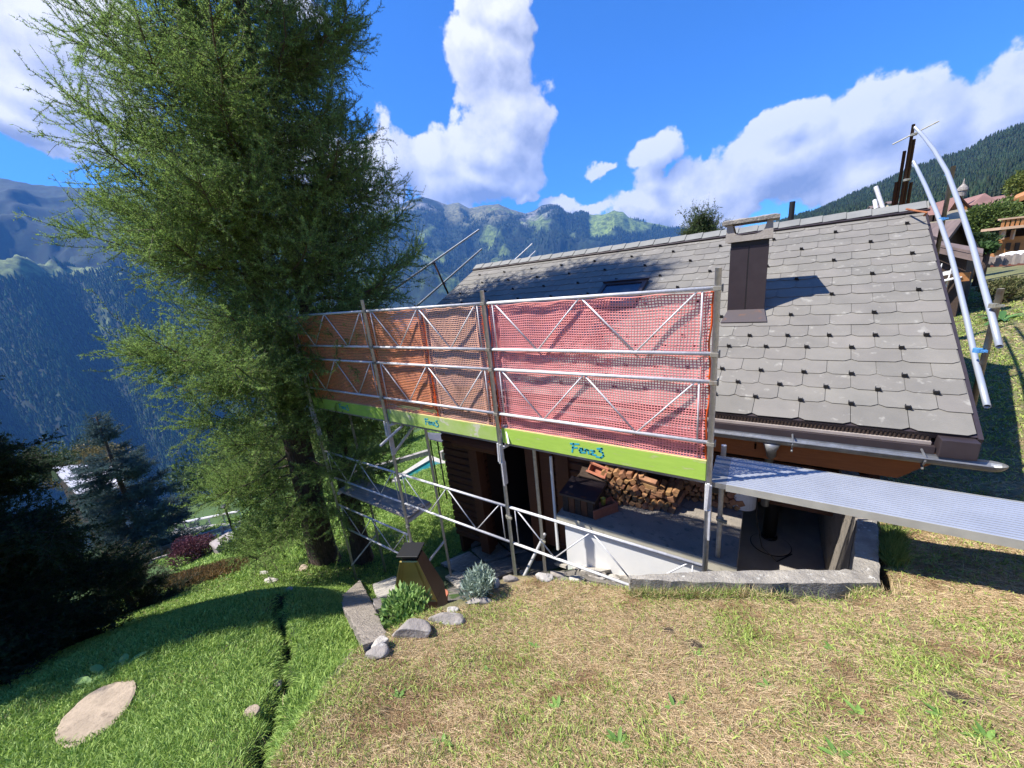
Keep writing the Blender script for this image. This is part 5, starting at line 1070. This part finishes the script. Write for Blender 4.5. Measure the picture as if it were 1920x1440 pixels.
q = MB(); P0 = pG(425, 1032); q.box(P0+[-.3, -.3, 0], P0+[.3, .3, .38]); q.hexa([P0+[-.34, -.34, .381], P0+[.34, -.34, .381], P0+[.34, .34, .381], P0+[-.34, .34, .381], P0+[-.3, -.3, .46], P0+[.3, -.3, .46], P0+[.3, .3, .50], P0+[-.3, .3, .50]]); tag(q.build('planter_tub', MT['grey_wood'], None, bevel=.02), 'grey lidded tub between the purple bush and the lamp post', 'tub')
def patch(name, pix, m, off=.03):
    P = [pG(*q)+[0, 0, off] for q in pix]; c = np.mean(P, 0); q = MB(); n = len(P); V = P+[c]; 
    q.add([p for p in V]+[p-[0, 0, .3] for p in P], [(i, (i+1) % n, n) for i in range(n)]+[(n+1+i, n+1+(i+1) % n, (i+1) % n, i) for i in range(n)]); return tag(q.build(name, MT[m], None), kind='structure')
patch('lane', [(228, 1018), (262, 1003), (302, 1006), (268, 1022), (236, 1024)], 'gravel', .12); patch('path', [(310, 1012), (330, 994), (420, 984), (452, 988), (440, 1004), (380, 1012)], 'gravel', .10)
q = MB(); P0 = pG(305, 1042)
for i in range(5): q.path([P0+[.1*i, .1*i, 0], P0+[.1*i+.2, .2, .28], P0+[.1*i+.5, .1, .1]], .045, 6)
tag(q.build('root_sculpture', MT['rust'], None), 'rusty curved root piece lying before the purple bush', 'root')
# pool terrace beyond the scaffold
pw = empty('pool', pG(790, 880), 'small turquoise garden pool with stone rim seen under the scaffold', 'pool')
zp = float(pG(790, 885)[2])+.12
def pzp(px, py, dz=0.): return pZ(px, py, zp+dz)
W4 = [pzp(*q) for q in ((746, 897), (806, 862), (846, 874), (788, 912))]; O4 = [pzp(*q) for q in ((732, 900), (806, 853), (862, 876), (792, 922))]
q = MB(); n = 4; q.add(O4+W4+[p-[0, 0, .6] for p in O4]+[p-[0, 0, .35] for p in W4], [(i, (i+1) % 4, 4+(i+1) % 4, 4+i) for i in range(4)]+[(8+i, 8+(i+1) % 4, (i+1) % 4, i) for i in range(4)]); q.build('rim', MT['stone_pale'], pw)
q = MB(); q.add([p-[0, 0, .002] for p in W4]+[p-[0, 0, .35] for p in W4], [(4+i, 4+(i+1) % 4, (i+1) % 4, i) for i in range(4)]); q.build('lining', MT['poolblue'], pw)
q = MB(); q.add([p-[0, 0, .10] for p in W4], [(0, 1, 2, 3)]); q.build('water', MT['water'], pw)
def wallpx(name, label, pix, h, w, m, cat='wall', dz=0.):
    P = [pG(*q) for q in pix]; q = MB()
    for a, b_ in zip(P[:-1], P[1:]):
        d = nrm((b_-a)*[1, 1, 0]); nn = np.array([-d[1], d[0], 0])*w/2; q.hexa([a-nn-[0, 0, .4], b_-nn-[0, 0, .4], b_+nn-[0, 0, .4], a+nn-[0, 0, .4], a-nn+[0, 0, h], b_-nn+[0, 0, h], b_+nn+[0, 0, h], a+nn+[0, 0, h]])
    return tag(q.build(name, MT[m], None), label, cat)
wallpx('dry_stone_wall', 'low dry stone wall along the far side of the pool', [(655, 898), (730, 876), (805, 854)], .35, .3, 'stone', dz=.1)
wallpx('garden_wall', 'pale straight garden wall on the gravel terrace behind the pool', [(828, 866), (855, 852), (880, 838)], .55, .18, 'concrete_pale')
patch('gravel_terrace', [(845, 872), (882, 846), (905, 850), (900, 890), (880, 892)], 'gravel', .10)
aw = empty('awning', pY(840, 828, 9.2), 'flat dark awning on thin posts next to the porch corner', 'awning')
A4 = [pY(*q) for q in ((800, 812, 9.0), (805, 824, 8.2), (877, 842, 7.6), (890, 818, 8.2))]; q = MB(); q.prism(A4, (0, 0, .03)); q.build('canopy', mat('awning_cloth', (.075, .08, .10), .8, (.06, .06, .08), 6), aw)
for (px, py, y, pz) in ((877, 842, 7.6, 900), (820, 828, 8.1, 895), (806, 824, 8.2, 935)):
    t_ = pY(px, py, y); zz = float(H(t_[0], t_[1])); q = MB(); q.tube((t_[0], t_[1], zz), t_, .025, 8); q.build('post', MT['black'], aw)
# heather-like ground cover
rng = np.random.default_rng(77); n = 9000
c0_ = [pG(*q) for q in ((290, 1095), (470, 1050), (455, 1075), (330, 1110))]
ww = rng.dirichlet(np.ones(4)*.8, n); P = ww @ np.array(c0_); P[:, :2] += rng.normal(0, .12, (n, 2)); P[:, 2] = H(P[:, 0], P[:, 1])+rng.uniform(0, .16, n); m_ = rng.uniform(0, 1, (n, 1))
v, f, cc_ = leaves(P, unit(rng.normal(0, .5, (n, 3))+[0, 0, 1.]), rng.uniform(.05, .12, n), rng.uniform(.02, .04, n), np.array([.10, .085, .03])*(1-m_)+np.array([.26, .15, .06])*m_); tag(mesh_obj('heather', v, f, MT['leaf'], None, False, cc_, loc=(0, 0, 0)), 'brownish heather ground cover on the garden slope', 'ground cover', kind='stuff')

# ================================================================ buildings around
def slabq(P, th, m, name, par, n_=None):
    P = [np.array(p, float) for p in P]; nn = nrm(np.cross(P[1]-P[0], P[2]-P[0])); q = MB(); q.prism(P, nn*th); return q.build(name, MT[m], par)
wb = empty('pale_roof_building', (-50, 3, -20), 'long low building with pale metal roof down the slope', 'building')
r0_, r1_, r2_, r3_ = pX(146, 931, -43), pX(232, 915, -43), pX(232, 873, -52), pX(95, 876, -52)
slabq([r0_, r1_, r2_, r3_], .15, 'pale_roof', 'roof', wb)
bk_ = [r3_+[0, 0, 0], r2_, r2_+[-9, 0, -3.5], r3_+[-9, 0, -3.5]]; slabq(bk_, .1, 'pale_roof', 'rear_roof', wb)
q = MB(); q.hexa([r0_+[-.8, 0, -5], r1_+[-.8, -.6, -5], r1_+[-16, -.6, -5], r0_+[-16, 0, -5], r0_+[-.8, 0, -.35], r1_+[-.8, -.6, -.35], r1_+[-14, -.6, -.35], r0_+[-14, 0, -.35]]); q.build('wall', MT['dark_wood'], wb)
for i in range(7):
    t_ = (i+.5)/7; c = r0_+(r1_-r0_)*t_+[-.76, 0, -1.5]; q = MB(); q.box(c+[0, -.35, -.5], c+[.06, .35, .5]); q.build('window', MT['cream_wall'], wb)

def house(name, label, ridge_a, ridge_b, half, drop, wallz, roofm, wallm, over=.6, cat='house', group=None):
    """gabled house from two ridge end points, half width, roof drop and wall foot height"""
    a = np.array(ridge_a, float); b_ = np.array(ridge_b, float); d = nrm((b_-a)*[1, 1, 0]); nn = np.array([-d[1], d[0], 0]); root = empty(name, ((a+b_)/2)*[1, 1, 0]+[0, 0, wallz], label, cat, group)
    for s in (-1, 1):
        e0, e1 = a+nn*half*s-[0, 0, drop], b_+nn*half*s-[0, 0, drop]; P = [a, b_, e1, e0] if s < 0 else [b_, a, e0, e1]; q = MB(); q.prism(P, (0, 0, -.16)); q.build('roof', MT[roofm], root)
    k = (half-over)/half; a2, b2 = a+d*over, b_-d*over; q = MB(); P = []
    for c in (a2, b2): P += [[c[0]-nn[0]*half*k, c[1]-nn[1]*half*k, wallz], [c[0]+nn[0]*half*k, c[1]+nn[1]*half*k, wallz], [c[0]+nn[0]*half*k, c[1]+nn[1]*half*k, c[2]-drop*k-.2], [c[0], c[1], c[2]-.2], [c[0]-nn[0]*half*k, c[1]-nn[1]*half*k, c[2]-drop*k-.2]]
    q.add(P, [(4, 3, 2, 1, 0), (5, 6, 7, 8, 9), (0, 5, 9, 4), (1, 2, 7, 6)]); q.build('wall', MT[wallm], root); return root, a2, b2, d, nn, half*k
# dark barn
barn = empty('barn', pY(1800, 540, 17)*[1, 1, 0]+[0, 0, -2.6], 'dark wooden barn with brown shingle roof beyond the roof verge', 'barn')
bA, bB, bL0, bL1, bR0, bR1 = pY(1806, 410, 16.5), pY(1700, 424, 21.5), pY(1775, 451, 15.9), pY(1722, 455, 20.5), pY(1838, 467, 17.2), pY(1800, 452, 22)
q = MB(); q.prism([bA, bB, bL1, bL0], (0, 0, -.12)); q.prism([bB, bA, bR0, bR1], (0, 0, -.12)); q.build('roof', MT['shake'], barn)
sh = lambda p, z=None: np.array([p[0], p[1]+.35, (p[2]-.14) if z is None else z])
q = MB(); F1 = [sh(bL0, -2.6), sh(bR0, -2.6), sh(bR0), sh(bA), sh(bL0)]; q.add(F1+[p+(bB-bA)*[1, 1, 0]*.8 for p in F1], [(0, 1, 2, 3, 4), (9, 8, 7, 6, 5), (0, 4, 9, 5), (1, 6, 7, 2)]); q.build('gable_wall', MT['dark_wood'], barn)
e1, e2, e3, e4 = pY(1738, 452, 15.6), pY(1843, 471, 14.6), pY(1842, 480, 14.2), pY(1742, 459, 15.2); q = MB(); q.prism([e1, e2, e3, e4], (0, 0, .06)); q.prism([e4-[0, 0, .02], e3-[0, 0, .02], e3-[0, 0, .16], e4-[0, 0, .16]], (0, -.05, 0)); q.build('pent_roof', MT['shake'], barn)
q = MB(); w0, w1 = pY(1752, 560, 15.5), pY(1838, 528, 14.9); q.hexa([(w0[0]-.4, 15.6, -2.6), (w1[0]-.3, 14.9, -2.6), (w1[0]+.6, 17.5, -2.6), (w0[0], 18, -2.6), (w0[0]-.4, 15.6, e4[2]-.1), (w1[0]-.3, 14.9, e3[2]-.1), (w1[0]+.6, 17.5, e3[2]), (w0[0], 18, e4[2])]); q.build('front_wall', MT['dark_wood'], barn)
q = MB(); c = pY(1806, 520, 14.8); q.box(c+[-.13, 0, -.1], c+[.12, .03, .12]); q.build('lit_board', MT['new_wood'], barn)
ck = empty('barn_bench', pY(1768, 520, 14.9), 'white painted bench and ladder leaning at the barn wall', 'bench'); c = pY(1768, 512, 14.9)
for dx in (-.28, -.1, .1): q = MB(); q.tube(c+[dx, 0, -.42], c+[dx+.05, 0, .25], .014, 6); q.build('leg', MT['white'], ck)
q = MB(); q.obox(c+[.08, -.05, -.18], (.24, .0, .06), (0, .08, 0), (0, 0, .014)); q.obox(c+[.12, .04, .0], (.14, .0, .03), (0, .012, 0), (0, 0, .05)); q.build('seat', MT['white'], ck)
# grand hotel
Ra, Rb = pY(1690, 398, 46), pY(1905, 362, 50)
hot, a2, b2, d, nn, hk_ = house('hotel', 'large cream hotel with reddish roof and small turret up the hill', Ra, Rb, 4.2, 1.6, -3, 'red_roof', 'cream_wall', .7, 'hotel')
t_ = pY(1802, 368, 44); q = MB(); q.lathe([(.26, 0), (.26, .35), (.32, .38), (.30, .48), (.25, .6), (.13, .75), (.06, .85), (.02, 1.2)], t_, 14); q.build('turret', MT['stone'], hot)
g_a, g_b, g_c = pY(1770, 408, 42), pY(1800, 366, 42), pY(1832, 400, 42); q = MB(); q.add([g_a, g_b, g_c, g_b+[0, 6, 0], g_a+[0, 6, 0], g_c+[0, 6, 0]], [(0, 1, 3, 4), (1, 2, 5, 3)]); q.build('gable_roof', MT['red_roof'], hot)
q = MB(); q.add([g_a+[0, .3, -.0], g_b+[0, .3, -.2], g_c+[0, .3, -.0], g_c+[0, .3, -3.5], g_a+[0, .3, -3.5]], [(4, 3, 2, 1, 0)]); q.build('gable_wall', MT['new_wood'], hot)
g_b2 = pY(1847, 362, 45); q = MB(); q.add([g_b2, pY(1820, 385, 43), pY(1875, 380, 44), g_b2+[0, 5, 0]], [(0, 1, 2), (0, 3, 1), (0, 2, 3)]); q.build('hip_roof', MT['red_roof'], hot)
q = MB(); c = pY(1790, 410, 41.9); ar = [(c[0]+1.05*math.cos(t), 41.8, c[2]-.35+.95*math.sin(t)) for t in np.linspace(0, math.pi, 13)]; q.prism(ar, (0, .1, 0)); q.build('arched_window', MT['cream_wall'], hot)
q = MB(); ar = [(c[0]+.85*math.cos(t), 41.74, c[2]-.32+.75*math.sin(t)) for t in np.linspace(0, math.pi, 13)]; q.prism(ar, (0, .05, 0)); q.build('window_pane', MT['glass'], hot)
q = MB(); e0, e1_ = pY(1725, 420, 40), pY(1812, 416, 40); q.box((e0[0], 40, e0[2]-1.5), (e1_[0], 41, e0[2]+.05)); q.build('terrace_wall', MT['cream_wall'], hot)
for i in range(4): c = pY(1733+i*11, 413, 41.6); q = MB(); q.box(c+[-.2, 0, -.45], c+[.2, .06, .35]); q.build('window', MT['dark_wood'], hot)
# timber house with balcony
th_ = empty('timber_house', pY(1900, 482, 30), 'bright timber house with balcony and slatted balustrade on the slope', 'house')
def bx_px(p0, p1, y0, y1, name, m, par):
    a = pY(*p0, y0); b_ = pY(p1[0], p0[1], y0); tp_ = pY(p0[0], p1[1], y0); q = MB(); q.box((min(a[0], b_[0]), y0, min(a[2], tp_[2])), (max(a[0], b_[0]), y1, max(a[2], tp_[2]))); return q.build(name, MT[m], par)
bx_px((1862, 484), (2010, 448), 30, 36, 'lower_wall', 'new_wood', th_); bx_px((1885, 447), (2010, 432), 31.5, 36, 'upper_wall', 'dark_wood', th_)
bx_px((1876, 431), (2010, 426), 29.4, 31.6, 'balcony_floor', 'pale_wood', th_); bx_px((1876, 413), (2010, 410), 29.4, 29.7, 'balustrade_rail', 'pale_wood', th_)
q = MB(); a = pY(1877, 426, 29.45); b_ = pY(1877, 413, 29.45); x = a[0]
while x < a[0]+6: q.box((x, 29.45, a[2]), (x+.09, 29.52, b_[2])); x += .15
q.build('balusters', MT['new_wood'], th_)
for px in (1880, 1898): bx_px((px, 449), (px+3, 431), 29.6, 29.9, 'post', 'pale_wood', th_)
for i in range(3): bx_px((1868+i*17, 470), (1876+i*17, 456), 29.9, 29.98, 'window', 'dark_wood', th_)
bx_px((1862, 470), (1866, 452), 29.8, 29.95, 'door', 'new_wood', th_)
q = MB(); P = [pY(1895, 384, 33), pY(1960, 360, 33), pY(1960, 350, 37), pY(1903, 374, 37)]; q.prism(P, (0, 0, .25)); tag(q.build('orange_roof', MT['new_wood'], None), 'edge of an orange wooden roof among the trees above the timber house', 'roof')
# picket / lattice wall
fc = empty('garden_fence', pY(1880, 495, 22), 'greyish fence with brick coloured panels below the timber house', 'fence')
for i in range(7):
    bx_px((1833+i*17, 504-i*2), (1839+i*17, 484-i*2), 22-.3*i, 22.2-.3*i, 'post', 'grey_wood', fc)
for k_ in range(2): bx_px((1833, 488+k_*11), (1950, 485+k_*11-8*k_), 21.6-.3*0-.9*k_*0, 21.75, 'rail', 'grey_wood', fc)
bx_px((1833, 503), (1950, 484), 22.3, 22.4, 'panel', 'brick', fc)
for i, (px, py) in enumerate(((1890, 478), (1905, 480), (1916, 477))):
    c = pY(px, py, 27); q = MB(); q.lathe([(.26, 0), (.30, .08), (.24, .18), (.10, .22)], c-[0, 0, .1], 12); q.v = [(x, y, z+.05*math.sin(x*5)) for x, y, z in q.v]; tag(q.build('tarp_heap', MT['white'], None, True), ('white tarpaulin heap nearest the orange door', 'middle white tarpaulin heap by the timber house', 'white tarpaulin heap farthest from the orange door')[i], 'tarpaulin', 'white tarpaulin heaps')
# broadleaf trees on the right
def tree(label, px, py, y, w, h, seed, c0=(.05, .09, .02), c1=(.17, .23, .06), n=7000, group=None, ls=.16, name='broadleaf_tree'):
    c = pY(px, py, y); root = bush(name, label, 'tree', c, w, w, h, n, ls, c0, c1, seed, lumps=22, group=group, stems=10, upb=.2)
    q = MB(); q.path([c-[0, 0, 1.6], c+[.05, 0, h*.3], c+[0, .05, h*.7]], [.16, .11, .05], 8); q.build('trunk', MT['bark'], root, True); return root
tree('spreading yellow green tree between hotel and timber house', 1846, 452, 33, 1.15, 2.2, 201, n=11000, ls=.17)
tree('yellow green tree reaching into the upper corner above the timber house', 1925, 378, 38, 1.2, 2.0, 202, n=7000, c0=(.07, .11, .02), c1=(.22, .25, .06))
tree('dark green tree under the spreading tree beside the barn', 1832, 468, 24, .45, .6, 203, c0=(.02, .045, .015), c1=(.07, .11, .035), n=4000)
tree('compact green bush at the barn roof tip', 1845, 474, 21, .25, .3, 204, c0=(.03, .07, .02), c1=(.09, .16, .05), n=1500, name='hedge_bush')
tree('tree standing behind the spreading tree near the reddish hip roof', 1893, 420, 36, 1.3, 1.5, 205, n=6000)
tree('grey green shrub mass between the spreading tree and the timber house', 1866, 450, 34.5, .5, .7, 206, c0=(.06, .09, .05), c1=(.16, .20, .10), n=3000, name='hedge_bush')
for i, (px, py, w) in enumerate(((1640, 392, .9), (1671, 384, .8))):
    c = pY(px, py, 140); r0, *_ = house('hill_chalet', ('small pale chalet on the hillside behind the ridge', 'second small chalet on the hillside closer to the rusty posts')[i], c+[-w*1.3, 0, .9], c+[w*1.3, .5, .9], 1.2, .6, c[2]-3, 'shake', 'cream_wall', .4, 'chalet', 'hillside chalets')
# valley-side trees near the pale roofed building
for i, (px, py, x, w, h, lab) in enumerate(((168, 872, -70, 4.0, 4.5, 'russet tree top above the pale roof'), (185, 862, -78, 3.0, 5.5, 'dark conifer like tree next to the russet tree'), (120, 876, -75, 3.5, 3.0, 'low dark tree behind the pale roof'), (60, 880, -66, 4, 4, 'tree at the hidden end of the pale roof'))):
    c = pX(px, py+14, x); bush('valley_tree', lab, 'tree', c-[0, 0, h*.3], w, w, h*1.2, 6500, .24, ((.10, .09, .03), (.02, .04, .02), (.02, .045, .02), (.03, .06, .02))[i], ((.30, .24, .10), (.06, .10, .05), (.07, .11, .05), (.10, .14, .05))[i], 220+i, lumps=14, group='trees behind the pale roofed building')

for i, (px, py, w, h, nm, c0_, c1_) in enumerate(((470, 940, 1.5, 2.0, 'orchard_tree', (.05, .09, .025), (.20, .27, .08)), (560, 905, 1.8, 2.4, 'orchard_tree', (.06, .09, .03), (.24, .27, .08)), (620, 870, 2.0, 2.6, 'orchard_tree', (.04, .08, .03), (.15, .22, .07)), (420, 925, 1.6, 2.2, 'orchard_tree', (.03, .06, .03), (.12, .18, .08)), (680, 850, 1.5, 1.8, 'orchard_tree', (.06, .10, .03), (.22, .30, .08)), (520, 880, 2.4, 3.4, 'orchard_tree', (.03, .06, .025), (.12, .18, .06)), (745, 838, 1.6, 1.8, 'orchard_tree', (.06, .10, .03), (.22, .30, .08)))):
    c = pG(px, py); s_ = np.linalg.norm(c)/20; bush(nm, 'leafy garden tree down the slope seen '+('beside the round shrub', 'between larch boughs and the lane', 'directly behind the larch trunk', 'next to the blue grey spruce', 'past the first net post', 'as the tallest behind the larch boughs', 'beyond the dry stone wall')[i], 'tree', c, w*s_, w*s_, h*s_, 4200, .13*s_, c0_, c1_, 320+i, lumps=16, group='garden trees down the slope')
# ================================================================ grass
def in_view(P, m=60):
    c = P @ R3; z = np.maximum(c[:, 2], 1e-3); x = c[:, 0]/z*F+960; y = c[:, 1]/z*F+720; return (c[:, 2] > .1) & (x > -m) & (x < 1920+m) & (y > -m) & (y < 1440+m)
def slope_n(x, y, e=.03):
    return unit(np.stack([-(H(x+e, y)-H(x-e, y))/(2*e), -(H(x, y+e)-H(x, y-e))/(2*e), np.ones_like(x)], 1))
BADP = [np.array([pG(*q)[:2] for q in L]) for L in ([(636, 1112), (676, 1092), (722, 1180), (735, 1205), (690, 1240), (648, 1155)], [(105, 1392), (122, 1345), (165, 1300), (220, 1280), (258, 1283), (250, 1318), (205, 1368), (150, 1395)], [(700, 1100), (742, 1082), (830, 1060), (930, 1010), (1010, 985), (1045, 1020), (1180, 1085), (1000, 1085), (840, 1150), (712, 1160)])]
def inpoly(x, y, P):
    ins = np.zeros(x.shape, bool)
    for i in range(len(P)):
        a = P[i]; b_ = P[(i+1) % len(P)]; ins ^= ((a[1] > y) != (b_[1] > y)) & (x < (b_[0]-a[0])*(y-a[1])/((b_[1]-a[1]) if b_[1] != a[1] else 1e-9)+a[0])
    return ins
curbP = np.array([bk[0][:2], bk[3][:2], (ex[0], ex[1]), (ex[0]+.02, 6.7), (ex2[0]+.02, 6.7), (ex2[0], ex2[1]), ft[3][:2], ft[1][:2], ft[0][:2]])
def scatter(n, x0, x1, y0, y1, dref, pw, seed):
    global rng; rng = np.random.default_rng(seed); x = rng.uniform(x0, x1, n); y = rng.uniform(y0, y1, n); z = H(x, y); P = np.stack([x, y, z], 1); d = np.linalg.norm(P, axis=1)
    k = in_view(P) & (rng.uniform(0, 1, n) < np.minimum(1, (dref/d)**pw)); s = sdist(x, y); k &= ~((s > -.03) & (s < .22) & (y > .75) & (x > -3))
    k &= ~((s > 0) & (x > -3.6) & (y > 1.9)); k &= ~inpoly(x, y, curbP)
    for B in BADP: k &= ~inpoly(x, y, B)
    for hx, hy, hr in HOLES: k &= np.hypot(x-hx, y-hy) > hr*.8
    k &= polydist(x, y, TR) > .03
    k &= ~((x > -5.8) & (x < 1.25) & (y > 4.9)); k &= ~((x > -.3) & (x < 1.) & (y > 3.5) & (s > -.12)); return P[k]
def mk_blades(P, L, Wd, D, bend, col, seg=2):
    n = len(P); S_ = unit(np.cross(D, rng.normal(0, 1, (n, 3)))); L = L[:, None]; w = Wd[:, None]*.5; B = unit(bend)
    mid = P+D*L*.55+B*L*.10; tip = P+D*L*.85+B*L*.42
    V = np.stack([P-S_*w, P+S_*w, mid+S_*w*.8, mid-S_*w*.8, tip], 1); i = (np.arange(n)*5)[:, None]; F_ = np.vstack([i+[0, 1, 2], i+[0, 2, 3], i+[3, 2, 4]]); return V.reshape(-1, 3), F_, np.repeat(col, 5, 0)
def grass(P, name, label, scale=1.):
    n = len(P); x, y = P[:, 0], P[:, 1]; dr = dryness(x, y); s = sdist(x, y); nn = slope_n(x, y); patchn = fbm(x, y, 2.6, 3, 44); fine = fbm(x, y, 9, 2, 48)
    isdry = rng.uniform(0, 1, n) < np.clip(dr*1.01+(patchn-.5)*.7, 0, .93)
    up = nn+rng.normal(0, .35, (n, 3)); lay = rng.normal(0, 1, (n, 3)); lay = lay-nn*(lay*nn).sum(1, keepdims=True)
    flow = np.stack([np.cos(patchn*9+x*.6), np.sin(patchn*9+y*.5), 0*x], 1); flow = flow-nn*(flow*nn).sum(1, keepdims=True)
    D = np.where(isdry[:, None], unit(unit(lay+flow*1.0)+nn*rng.uniform(.02, .40, (n, 1))), unit(up+lay*.25*(s[:, None] <= 0)+flow*.25))
    lush = (s > 0) & (dr < .45); L = np.where(isdry, rng.uniform(.030, .085, n), np.where(lush, rng.uniform(.030, .075, n), rng.uniform(.018, .048, n)*(.6+fine)))*scale
    Wd = np.where(isdry, rng.uniform(.0013, .0027, n), np.where(lush, rng.uniform(.0024, .0046, n), rng.uniform(.0028, .0050, n)))*(.75+.25*scale)*np.maximum(1, np.linalg.norm(P, axis=1)/3.2)
    t = rng.uniform(0, 1, (n, 1)); dryc = np.array([.36, .24, .12])*(1-t)+np.array([.76, .60, .36])*t; dk = (fbm(x, y, 4.2, 3, 91) < .39)[:, None]; dryc = np.where(dk, dryc*np.array([.70, .62, .58]), dryc)
    t = rng.uniform(0, 1, (n, 1)); gl_ = np.array([.10, .22, .028])*(1-t)+np.array([.43, .57, .13])*t; gb = np.array([.16, .25, .04])*(1-t)+np.array([.46, .54, .13])*t
    col = np.where(isdry[:, None], dryc, np.where(lush[:, None], gl_, gb)); bend = lay+np.array([0, 0, -.6]); v, f, c = mk_blades(P+nn*.002, L, Wd, D, bend, col)
    return tag(mesh_obj(name, v, f, MT['grassm'], None, False, c, loc=(0, 0, 0)), label, 'grass', kind='stuff')
Pa = scatter(1500000, -6.2, 2.6, -1.0, 5.2, 2.3, 1.35, 301); print('blades', len(Pa)); grass(Pa, 'grass', 'short grass of the dry bank and the bright lawn')
Pb = scatter(420000, -16, -5.8, -3.5, 7.5, 7.0, 1.2, 302); print('blades', len(Pb)); grass(Pb, 'lawn_grass', 'lawn under the larches', 1.25)
Pc = scatter(500000, 1.0, 9, 2.5, 20, 4.5, 1.3, 303); print('blades', len(Pc)); grass(Pc, 'meadow_grass', 'sunny meadow beside and behind the chalet', 1.3)
Pd = scatter(160000, -12, -4.0, 5.4, 13, 9, 1., 304); print('blades', len(Pd)); grass(Pd, 'orchard_grass', 'grass round the pool behind the scaffold', 1.6)
Pe = scatter(420000, -24, -9, 2, 20, 11, 1., 305); Pe = Pe[Pe[:, 0] < -9.2]; print('blades', len(Pe)); grass(Pe, 'slope_grass', 'grass of the lower garden slope', 2.4)
# long grass tuft beside the pit wall
rng = np.random.default_rng(9); n = 3200; u_ = rng.uniform(0, 1, n); lp = np.array([pG(1652, 1098), pG(1662, 1040), pG(1668, 1000)]); P = np.stack([np.interp(u_, [0, .6, 1], lp[:, i]) for i in range(3)], 1); P[:, :2] += rng.normal(0, .035, (n, 2))+[.03, 0]; P[:, 2] = H(P[:, 0], P[:, 1])
t = rng.uniform(0, 1, (n, 1)); v, f, c = mk_blades(P, rng.uniform(.06, .17, n), rng.uniform(.003, .006, n), unit(rng.normal(0, .35, (n, 3))+[0, 0, 1]), rng.normal(0, 1, (n, 3)), np.array([.08, .17, .03])*(1-t)+np.array([.30, .36, .10])*t); m_ = 5200; u_ = rng.uniform(0, 1, m_)**1; lp = np.array([ft[0], ft[1], ft[2], ft[3]]); P = np.stack([np.interp(u_, [0, .33, .66, 1], lp[:, i]) for i in range(3)], 1); P[:, 0] += rng.normal(.02, .03, m_); P[:, 1] -= np.abs(rng.normal(.02, .03, m_))+.005; P[:, 2] = H(P[:, 0], P[:, 1]); t = rng.uniform(0, 1, (m_, 1)); dry_ = rng.uniform(0, 1, (m_, 1)) < .55
v2, f2, c2 = mk_blades(P, rng.uniform(.03, .11, m_)*(.5+fbm(P[:, 0], P[:, 1], 5, 2, 3)), rng.uniform(.0025, .005, m_), unit(rng.normal(0, .4, (m_, 3))+[0, -.2, 1.]), rng.normal(0, 1, (m_, 3)), np.where(dry_, np.array([.40, .29, .14])*(1-t)+np.array([.75, .62, .36])*t, np.array([.12, .22, .04])*(1-t)+np.array([.40, .50, .13])*t)); f = np.vstack([f, f2+len(v)]); v = np.vstack([v, v2]); c = np.vstack([c, c2])
tag(mesh_obj('tall_grass', v, f, MT['grassm'], None, False, c, loc=(0, 0, 0)), 'longer grass along the outside of the pit wall', 'grass', kind='stuff')
